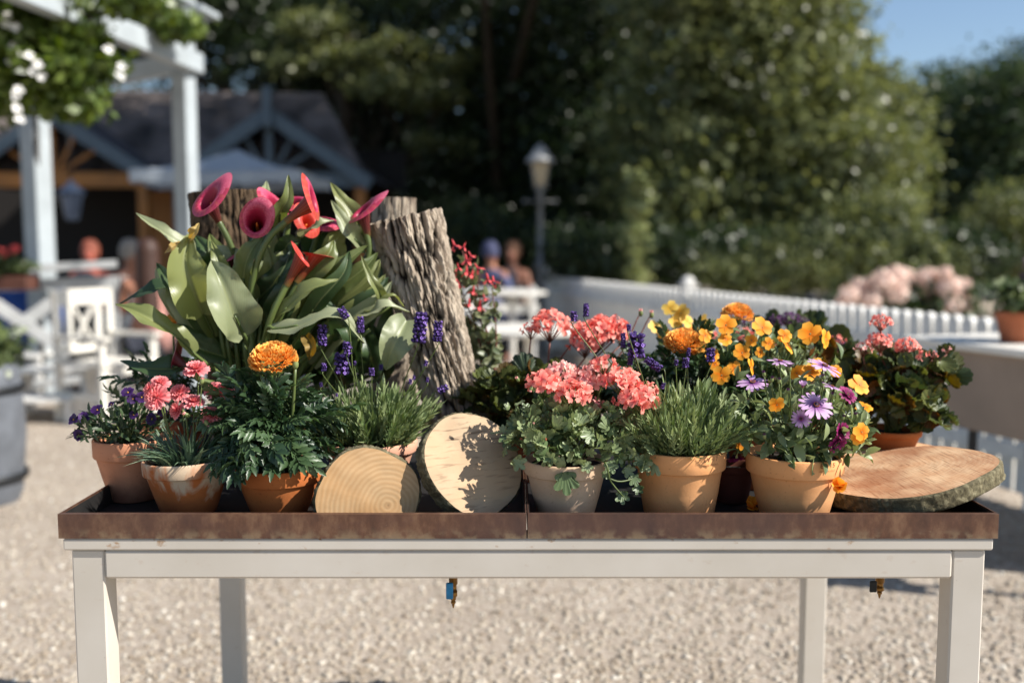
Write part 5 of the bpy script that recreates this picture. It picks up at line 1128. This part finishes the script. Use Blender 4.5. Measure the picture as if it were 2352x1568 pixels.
# pavilion with gables
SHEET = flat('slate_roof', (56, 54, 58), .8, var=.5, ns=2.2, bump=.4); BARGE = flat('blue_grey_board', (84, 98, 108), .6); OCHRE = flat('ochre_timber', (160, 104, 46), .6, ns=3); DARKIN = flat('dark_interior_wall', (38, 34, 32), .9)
pv = empty('pavilion', (-5.2, 16.5, 0), 'low pavilion with blue grey gables, ochre beams and a mottled grey roof', 'building')
YP = 15.0
def gable(ua, va, ul, vl, ur, vr):
    ap = P(ua, va, YP); l = P(ul, vl, YP); r_ = P(ur, vr, YP)
    for s, e_ in ((-1, l), (1, r_)):
        m = MB(); m.bar(ap-(e_-ap).normalized()*.02*0, e_, .06, .2, Vector((0, -1, 0)).cross(e_-ap)*s, bev=.004); m.obj('bargeboard', BARGE, pv, smooth=False)
        dn = (e_-ap); ln = dn.length; d_ = dn.normalized(); m = MB(); nrm = Vector((-d_.z, 0, d_.x)); nrm = nrm if nrm.z > 0 else -nrm
        nb = 7; 
        for k in range(nb):
            a0 = ap+d_*(ln*k/nb)+nrm*(.10+.012); b0 = ap+d_*(ln*(k+1)/nb+.03)+nrm*.10
            v = [a0+Vector((0, .03, 0)), b0+Vector((0, .03, 0)), b0+Vector((0, 3.4, 0)), a0+Vector((0, 3.4, 0))]; v += [x-nrm*.02 for x in v]
            m.add([tuple(x) for x in v], [(0, 1, 2, 3), (7, 6, 5, 4), (0, 4, 5, 1), (1, 5, 6, 2), (2, 6, 7, 3), (3, 7, 4, 0)])
        m.obj('roof', SHEET, pv, smooth=False)
    return ap, l, r_
a1 = gable(614, 262, 380, 425, 850, 425); a0 = gable(110, 262, -130, 425, 372, 425)
for u in (614, 125):
    m = MB(); t1 = P(u, 200, YP-.05); t2 = P(u, 292, YP-.05); m.box((t1.x-.06, YP-.14, t2.z), (t1.x+.06, YP-.05, t1.z), bev=.004); m.obj('finial', BARGE, pv, smooth=False)
for uc in (614, 110):
    z = P(uc, 395, YP).z; xl = P(uc-230, 400, YP).x; xr = P(uc+230, 400, YP).x
    m = MB(); m.box((xl, YP+.1, z-.22), (xr, YP+.22, z), bev=.005); m.obj('tie_beam', OCHRE if uc == 110 else BARGE, pv, smooth=False)
    cx_ = (xl+xr)/2; zz = z+.001
    for dx in (-.75, -.4, .4, .75): m = MB(); m.bar((cx_+dx*.15, YP+.16, zz), (cx_+dx, YP+.16, zz+.85-abs(dx)*.62), .05, .06, (0, 1, 0)); m.obj('truss_strut', OCHRE if uc == 110 else BARGE, pv, smooth=False)
    m = MB(); m.box((cx_-.05, YP+.12, zz), (cx_+.05, YP+.2, zz+.85)); m.obj('truss_post', OCHRE if uc == 110 else BARGE, pv, smooth=False)
    for x in (xl+.05, xr-.2): m = MB(); m.box((x, YP+.08, 0), (x+.15, YP+.24, z-.221), bev=.005); m.obj('post', OCHRE if x > cx_ else BARGE, pv, smooth=False)
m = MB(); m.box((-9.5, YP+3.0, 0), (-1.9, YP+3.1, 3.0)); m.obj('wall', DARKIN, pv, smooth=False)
m = MB(); x = P(350, 567, YP+1.4).x; m.box((x, YP+1.4, 0), (x+.9, YP+1.5, 2.2)); m.obj('panel', OCHRE, pv, smooth=False)
m = MB(); v = [P(-200, 200, 17.2), P(740, 215, 17.2), P(840, 400, 15.6), P(-200, 400, 15.6)]
nrow = 9
for k in range(nrow):
    f0, f1 = k/nrow, (k+1)/nrow+.01; q = [v[0].lerp(v[3], f0), v[1].lerp(v[2], f0), v[1].lerp(v[2], f1)+Vector((0, -.02, .03)), v[0].lerp(v[3], f1)+Vector((0, -.02, .03))]; q += [x-Vector((0, 0, .03)) for x in q]
    m.add([tuple(x) for x in q], [(0, 3, 2, 1), (4, 5, 6, 7), (3, 7, 6, 2), (0, 1, 5, 4), (0, 4, 7, 3), (1, 2, 6, 5)])
m.obj('main_roof', flat('dappled_roof', (84, 76, 72), .9, var=.75, ns=1.6), pv, smooth=False)  # strong light and dark patches paint sun dapples into the roof colour
q = P(165, 470, 13.5); e = empty('hanging_lantern', (q.x, 13.5, q.z), 'pale lantern hanging under the left gable', 'lantern'); m = MB(); m.lathe([(.04, -.22), (.09, -.2), (.15, .1), (.2, .16), (.17, .18), (.05, .28), (.01, .34)], 6, M=Matrix.Translation(q)); m.obj('lantern_body', flat('pale_glass', (110, 120, 136), .3), e, smooth=False)
m = MB(); m.tube([q+Vector((0, 0, .34)), q+Vector((0, 0, 1.0))], .01, 6); m.obj('chain', DARKM, e)

# ---------------------------------------------------------------- people
def skinned(name, pts, edges, mat, parent, sub=2):
    me = bpy.data.meshes.new(name); me.from_pydata([tuple(p[:3]) for p in pts], edges, []); me.materials.append(mat)
    o = inst(name, me, parent, WM[parent.name]); md = o.modifiers.new('skin', 'SKIN'); md.use_smooth_shade = True
    for i, p in enumerate(pts): me.skin_vertices[0].data[i].radius = (p[3], p[4] if len(p) > 4 else p[3])
    me.skin_vertices[0].data[0].use_root = True
    s = o.modifiers.new('sub', 'SUBSURF'); s.levels = sub; s.render_levels = sub; return o
def person(loc, rz, label, skin, top, trouser, hair, hairlen=.0, lean=0, arm=.2, group='seated visitors', sc=1):
    e = empty('person', loc, label, 'person', group, rz); e.scale = (sc,)*3
    k = lean
    # seated, facing -Y; seat height .45
    def skeleton():
        p = [(0, .0, .55, .13, .10), (0, -.02*1-k*.3, .75, .12, .09), (0, -k*.6, .98, .15, .10), (0, -k*.75, 1.06, .05, .05), (0, -k*.85-.01, 1.12, .05, .055), (0, -k*.9-.015, 1.2, .078, .09), (0, -k*.95-.01, 1.28, .07, .085)]
        ed = [(0, 1), (1, 2), (2, 3), (3, 4), (4, 5), (5, 6)]
        for s in (-1, 1):
            b = len(p); p += [(s*.17, -k*.6, .99, .055), (s*.22, -.04-k*.5, .76, .042), (s*.16, -.26-k*.4, .70+arm*.3, .033), (s*.14, -.34-k*.4, .70+arm*.3, .028), (s*.135, -.40-k*.4, .69+arm*.3, .018)]
            ed += [(2, b), (b, b+1), (b+1, b+2), (b+2, b+3), (b+3, b+4)]
            b = len(p); p += [(s*.1, -.04, .5, .085), (s*.12, -.42, .5, .062), (s*.12, -.44, .28, .05), (s*.12, -.42, .08, .038), (s*.12, -.56, .04, .035)]
            ed += [(0, b), (b, b+1), (b+1, b+2), (b+2, b+3), (b+3, b+4)]
        return p, ed
    p, ed = skeleton(); body = skinned('body', p, ed, skin, e)
    g = [(x[0], x[1], x[2], x[3]*1.13+.008, (x[4] if len(x) > 4 else x[3])*1.13+.01) for x in p]
    idx = [0, 1, 2, 7, 8, 9, 12, 13, 14]; mp = {v: i for i, v in enumerate(idx)}
    skinned('shirt', [g[i] for i in idx], [(mp[a], mp[b]) for a, b in ed if a in mp and b in mp], top, e)
    idx = [0, 10+2, 13, 14, 15, 17+5-5, 18, 19, 20]
    L = [i for i in (0, 12, 13, 14, 15, 22, 23, 24, 25) if i < len(p)]
    mp = {v: i for i, v in enumerate(L)}; skinned('trousers', [g[i] for i in L], [(mp[a], mp[b]) for a, b in ed if a in mp and b in mp], trouser, e)
    hy = -k*.95; m = MB()
    m.lathe([(.001, .125), (.06, .11), (.092, .05), (.098, 0), (.09, -.06)], 20, M=Matrix.Translation((0, hy+.018, 1.25))); 
    if hairlen: m.grid(lambda u, v: ((.098-.01*u)*cos(pi*v), hy+.03+(.085+.02*u)*sin(pi*v), 1.23-hairlen*u), 6, 16)
    m.obj('hair', hair, e, WM[e.name])
    f = MB(); f.lathe([(.001, .03), (.012, .01), (.016, -.012), (.001, -.018)], 8, M=Matrix.Translation((0, hy-.105, 1.205)))
    f.obj('nose', skin, e, WM[e.name])
    f = MB()
    for s in (-1, 1): f.lathe([(.001, .01), (.009, .004), (.009, -.004), (.001, -.01)], 8, M=Matrix.Translation((s*.032, hy-.092, 1.235)))
    f.obj('eyes', DARKM, e, WM[e.name]); f = MB(); f.box((-.025, hy-.098, 1.163), (.025, hy-.085, 1.17), bev=.002); f.obj('mouth', flat('lips', (150, 70, 66), .6), e, WM[e.name])
    return e
SK1 = flat('sunburnt_skin', (190, 104, 84), .55); SK2 = flat('skin', (168, 116, 92), .55); HB = flat('brown_hair', (62, 38, 28), .6); HG = flat('grey_hair', (150, 140, 128), .7); HW = flat('blond_hair', (170, 132, 84), .6)
def seat_at(u, v, Y, **k):
    q = P(u, v, Y); dz = q.z-1.24; person((q.x, Y, dz), **k); return q.x, Y, dz
SH = {'white': flat('white_shirt', (220, 216, 206), .8), 'denim': flat('denim', (96, 116, 136), .85), 'rose': flat('dusty_pink_top', (190, 140, 128), .8), 'dark': flat('dark_cloth', (34, 38, 50), .85), 'blue': flat('lilac_blue_cloth', (84, 90, 124), .8)}
pp = [
 (205, 552, 10.6, dict(rz=radians(10), label='person with a flushed face looking this way under the left gable', skin=SK1, top=SH['dark'], trouser=SH['dark'], hair=flat('red_brown_hair', (140, 74, 54), .7))),
 (262, 572, 9.4, dict(rz=radians(60), label='person in a white shirt leaning over the table behind the white railing', skin=SK2, top=SH['white'], trouser=SH['denim'], hair=HG, lean=.25)),
 (338, 556, 8.4, dict(rz=radians(200), label='person with long dark brown hair seen from behind beside the calla leaves', skin=SK2, top=SH['rose'], trouser=SH['dark'], hair=HB, hairlen=.5)),
 (1128, 612, 11.2, dict(rz=radians(150), label='person in lilac blue by the dark tree edge left of the lamp post', skin=SK2, top=SH['blue'], trouser=SH['dark'], hair=flat('lilac_blue_cap', (66, 70, 100), .8))),
 (1178, 622, 11.6, dict(rz=radians(-20), label='person in dark clothes with a tan head just left of the lamp post', skin=SK2, top=SH['dark'], trouser=SH['dark'], hair=flat('light_brown_hair', (128, 88, 62), .7))),
]
for u, v, Y, k in pp:
    q = P(u, v, Y); k = dict(k); person((q.x, Y, 0), sc=1, **k)
    a = k['rz']; e = empty('stool', (q.x, Y, 0), 'plain stool under the '+k['label'].split(' by ')[0].split(' under ')[0].split(' seen ')[0].split(' leaning ')[0].split(' just ')[0], 'stool', 'stools under the visitors')
    m = MB(); m.lathe([(.001, .40), (.17, .40), (.18, .41), (.18, .43), (.001, .44)], 20, M=Matrix.Translation((q.x, Y+.0, 0))); m.obj('seat', DARKM, e)
    for j in range(4): b = j*pi/2+.6; m = MB(); m.tube([(q.x+.2*cos(b), Y+.2*sin(b), 0), (q.x+.12*cos(b), Y+.12*sin(b), .40)], .014, 6); m.obj('leg', DARKM, e)

# ---------------------------------------------------------------- trees
def crown_mat(name, a, b, tr=.3, rough=.45): return leafmat(name, a, b, tr, rough, 'island', .5, 2)
CD = crown_mat('dark_tree_leaf', (26, 38, 22), (58, 74, 40), .22); CB = crown_mat('bright_tree_leaf', (50, 62, 36), (132, 138, 92), .34, .4); CR = crown_mat('right_tree_leaf', (34, 52, 32), (74, 90, 52), .25)
def tree(name, label, base, blobs, n, size, mat, seed, r0=.2, H=5, group=None, clump=.22, limbs=7, per=26):
    root = empty(name, base, label, 'tree', group); r = random.Random(seed); m = MB(); b = Vector(base)
    tr = crom([b, b+Vector((r.gauss(0, .1), 0, H*.35)), b+Vector((r.gauss(0, .2), 0, H*.7)), b+Vector((r.gauss(0, .3), 0, H))], 14); m.tube(tr, [r0*(1.25 if i == 0 else 1-.8*i/14) for i in range(15)], 10)
    for k in range(limbs):
        i = 4+k % 9; bl = r.choice(blobs); e = Vector(bl[0])+Vector((r.uniform(-.6, .6)*bl[1][0], r.uniform(-.6, .6)*bl[1][1], r.uniform(-.5, .6)*bl[1][2])); s = tr[i]
        m.tube(crom([s, s.lerp(e, .5)+Vector((0, 0, -.15)), e], 6), [r0*.4*(1-.8*j/6) for j in range(7)], 6)
    m.obj('trunk', TRUNKM, root); leafcloud('crown', blobs, n, size, mat, root, seed, clump, per); return root
def px(u, v, Y, ru, rv_, ry, w_=1): return (tuple(P(u, v, Y)), (ru*Y/FPX, ry, rv_*Y/FPX), w_)
def gb(u, Y): q = P(u, 600, Y); return (q.x, Y, 0)
G = 'trees behind the yard'
tree('tree', 'dark tree crown above the gabled pavilion', gb(520, 20), [px(520, -60, 20, 230, 200, 1.8, 2), px(640, 120, 20, 150, 120, 1.4, 1), px(380, 60, 20.5, 160, 130, 1.4)], 26000, .13, CD, 201, .25, 6, G)
tree('tree', 'dark tree with sunlit sprays between the pavilion and the lamp post', gb(830, 18), [px(830, 20, 20.5, 190, 200, 1.6, 2), px(770, 180, 20.5, 150, 60, 1.0, .9), px(900, 230, 20.5, 140, 120, 1.2, 1), px(870, 420, 20.5, 130, 170, 1, 1)], 30000, .12, CD, 202, .22, 5, G)
tree('tree', 'smaller tree with sunlit boughs hanging between the pavilion gable and the lamp post', gb(905, 18.6), [px(720, 60, 18.2, 80, 22, .5, 1), px(800, 130, 18, 90, 24, .5, 1.2), px(890, 195, 17.8, 90, 26, .5, 1.4), px(980, 215, 17.8, 70, 22, .5, 1), px(930, 110, 18, 70, 20, .5, .8), px(1040, 150, 18, 60, 20, .5, .7), px(1000, 330, 18, 60, 16, .4, .3), px(660, 150, 18.2, 50, 18, .4, .5)], 6500, .13, CB, 212, .1, 4.6, G, .16)
tree('tree', 'tall black green tree directly behind the lamp post', gb(1130, 19), [px(1120, 0, 19, 230, 210, 1.8, 2), px(1150, 280, 19.3, 190, 190, 1.4, 2), px(1130, 520, 19.5, 190, 130, 1.2, 1.3), ((1.0, 13.6, 7.6), (2.2, 1.6, 1.3), 2), ((4.2, 13.2, 7.9), (2.2, 1.6, 1.2), 2), ((2.6, 15.0, 8.2), (3.0, .9, 1.2), 1.5), ((-1.6, 14.2, 7.4), (1.8, 1.5, 1.1), 1.5)], 74000, .13, CD, 203, .28, 6, G)  # high forward crown blobs are added above the view to shade the pavilion
tree('tree', 'dark tree between the lamp post and the bright ivy clad tree', gb(1340, 18), [px(1370, 40, 18, 170, 240, 1.5, 2), px(1370, 330, 18, 160, 200, 1.4, 2), px(1350, 560, 18.2, 160, 110, 1.2, 1)], 36000, .12, CD, 204, .2, 5.5, G)
tree('tree', 'bright green tree full of sun flecks in the middle right', gb(1700, 14.2), [px(1620, 60, 14.2, 200, 240, 1.2, 2), px(1780, 130, 14, 190, 220, 1.2, 2), px(1560, 330, 14, 170, 190, 1.1, 1.6), px(1850, 350, 13.6, 190, 190, 1.2, 2), px(1700, 480, 13.6, 260, 150, 1.1, 2), px(1960, 430, 13.6, 110, 150, 1, 1)], 46000, .12, CB, 205, .2, 4.6, G, .22, per=60)
tree('tree', 'bright tree bough reaching up against the sky at the upper right', gb(1990, 15), [px(1900, 230, 15, 130, 150, 1.0, 1.4), px(1830, 20, 15, 110, 130, 1, 1), px(2010, 330, 15, 90, 130, 1, 1), px(1990, 520, 14.6, 130, 120, 1, 1)], 20000, .12, CB, 206, .14, 4.4, G, .2, per=50)
tree('tree', 'dark tree right of the bright tree below the blue sky', gb(2180, 22), [px(2180, 270, 22, 110, 120, 1.6, 1), px(2140, 430, 22, 150, 150, 1.8, 1.5), px(2200, 560, 21, 170, 110, 1.6, 1.2), px(2080, 520, 21.5, 120, 130, 1.4, 1)], 30000, .13, CR, 207, .22, 4.4, G)
tree('tree', 'dense dark tree cut by the right edge of the picture', gb(2340, 19), [px(2320, 280, 19, 130, 140, 1.6, 1.4), px(2400, 250, 19.5, 150, 170, 1.6, 1.4), px(2330, 480, 18.6, 150, 170, 1.6, 1.5)], 30000, .12, CR, 208, .22, 4.4, G)
tree('tree', 'pale green tree low on the right edge behind the pink bush', gb(2330, 15), [px(2340, 540, 15, 100, 110, 1, 1)], 7000, .09, CB, 209, .1, 2, G, .14)
# far wood, then an unseen tree added at the right to shade the pavilion side
bw = crown_mat('far_wood_leaf', (20, 32, 20), (46, 60, 36), .15)
leafcloud('far_wood', [((x, 27+1.5*sin(x*1.3), 2.6), (1.9, 1.5, 3.4)) for x in np.arange(-17, 7, 1.5)]+[((x, 25, 2.3), (1.6, 1.3, 2.5)) for x in np.arange(6, 18, 1.4)], 90000, .2, bw, None, 220, .3, label='dark wood closing the view behind the trees')
sh = empty('tree', (6.6, 9.6, 0), 'tall tree whose high crown reaches over the yard and shades the pavilion terrace', 'tree', G)
m = MB(); tk = crom([(6.6, 9.6, 0), (6.5, 9.6, 3), (6.0, 9.7, 5.4), (4.6, 10, 7.4)], 12); m.tube(tk, [.24*(1-.06*i) for i in range(13)], 10)
for e_ in ((2.2, 10.6, 7.2), (3.6, 9.0, 7.4), (3.4, 11.6, 7.6), (1.2, 11.8, 7.4)): m.tube(crom([tk[8], tk[8].lerp(Vector(e_), .5)+Vector((0, 0, .2)), e_], 6), [.1, .09, .08, .06, .05, .04, .02], 6)
m.obj('trunk', TRUNKM, sh)
leafcloud('crown', [((2.2, 10.6, 7.2), (1.8, 1.2, .9)), ((3.9, 9.2, 7.5), (1.6, 1.1, .9)), ((3.4, 11.8, 7.6), (1.9, 1.1, .9)), ((1.0, 12.0, 7.4), (1.5, 1.0, .9)), ((3.6, 7.6, 7.3), (1.1, .9, .7)), ((4.9, 7.4, 7.3), (1.1, .9, .7))], 34000, .13, CD, sh, 240, .25)
leafcloud('undergrowth', [px(u, 560, 17+sin(u)*.8, 90, 110, .9) for u in range(900, 1650, 70)]+[px(u, 585, 12.2, 80, 60, .6) for u in range(1330, 2260, 60)], 46000, .085, CD, None, 221, .14, label='dark bushes behind the picket fence and lamp post')
hd = empty('shrub', gb(1850, 10.6), 'light green shrub spilling over behind the picket fence', 'shrub')
leafcloud('foliage', [px(1700, 625, 11, 80, 40, .5), px(1850, 600, 10.8, 110, 70, .6, 2), px(1990, 590, 10.8, 110, 80, .6, 2), px(2110, 610, 10.6, 90, 60, .5), px(2020, 500, 11.2, 90, 60, .5)], 22000, .065, CB, hd, 222, .1)
# ivy column
IVL = leafmat('bright_ivy_leaf', (110, 122, 76), (168, 172, 124), .3, .35, 'island')
ic = empty('ivy_column', gb(1465, 11.6), 'narrow post wrapped in bright ivy right of the lamp post', 'climber'); q = P(1465, 567, 11.6)
m = MB(); m.box((q.x-.05, 11.56, 0), (q.x+.05, 11.66, P(0, 410, 11.6).z), bev=.005); m.obj('post', TRUNKM, ic, smooth=False)
leafcloud('foliage', [px(1462, v, 11.55, 20+7*sin(v), 26, .12) for v in range(410, 760, 38)], 2600, .08, IVL, ic, 223, .05)
# rhododendron
rh = empty('flowering_bush', gb(2090, 8.6), 'bush covered in pale pink flower heads behind the fence at the right', 'bush')
leafcloud('foliage', [px(2010, 720, 8.7, 90, 70, .4), px(2130, 720, 8.6, 110, 80, .45)], 6000, .08, CR, rh, 224, .08)
r = random.Random(31)
for i, (u, v, rp) in enumerate(((1950, 680, 26), (1975, 665, 28), (2005, 660, 30), (2030, 645, 30), (2058, 635, 28), (2075, 640, 28), (2060, 672, 30), (2130, 640, 28), (2150, 655, 28), (2180, 660, 30), (2205, 675, 28), (2150, 690, 30), (2185, 700, 30), (2220, 700, 22), (2120, 665, 24), (2000, 690, 26), (1935, 695, 20), (2215, 655, 18), (2170, 628, 18))):
    cc = P(u, v, 8.25+.1*(i % 3)); R_ = rp*8.3/FPX; m = MB(); m.lathe([(.001, -R_*.5), (R_*.5, -R_*.3), (R_*.6, 0), (R_*.4, R_*.4), (.001, R_*.5)], 10, M=Matrix.Translation(cc)); hh = m.obj('flower_head', RHODO, rh)
    for k in range(26):
        z = 1-1.8*(k+.5)/26; a = k*2.4; s_ = sqrt(1-z*z); dd = Vector((cos(a)*s_, sin(a)*s_, z)); inst('floret', F_FLO['rhodo'][k % 3], hh, look(cc+dd*R_*.75, dd+rv(r, .2), k, R_*.42))
more_back()
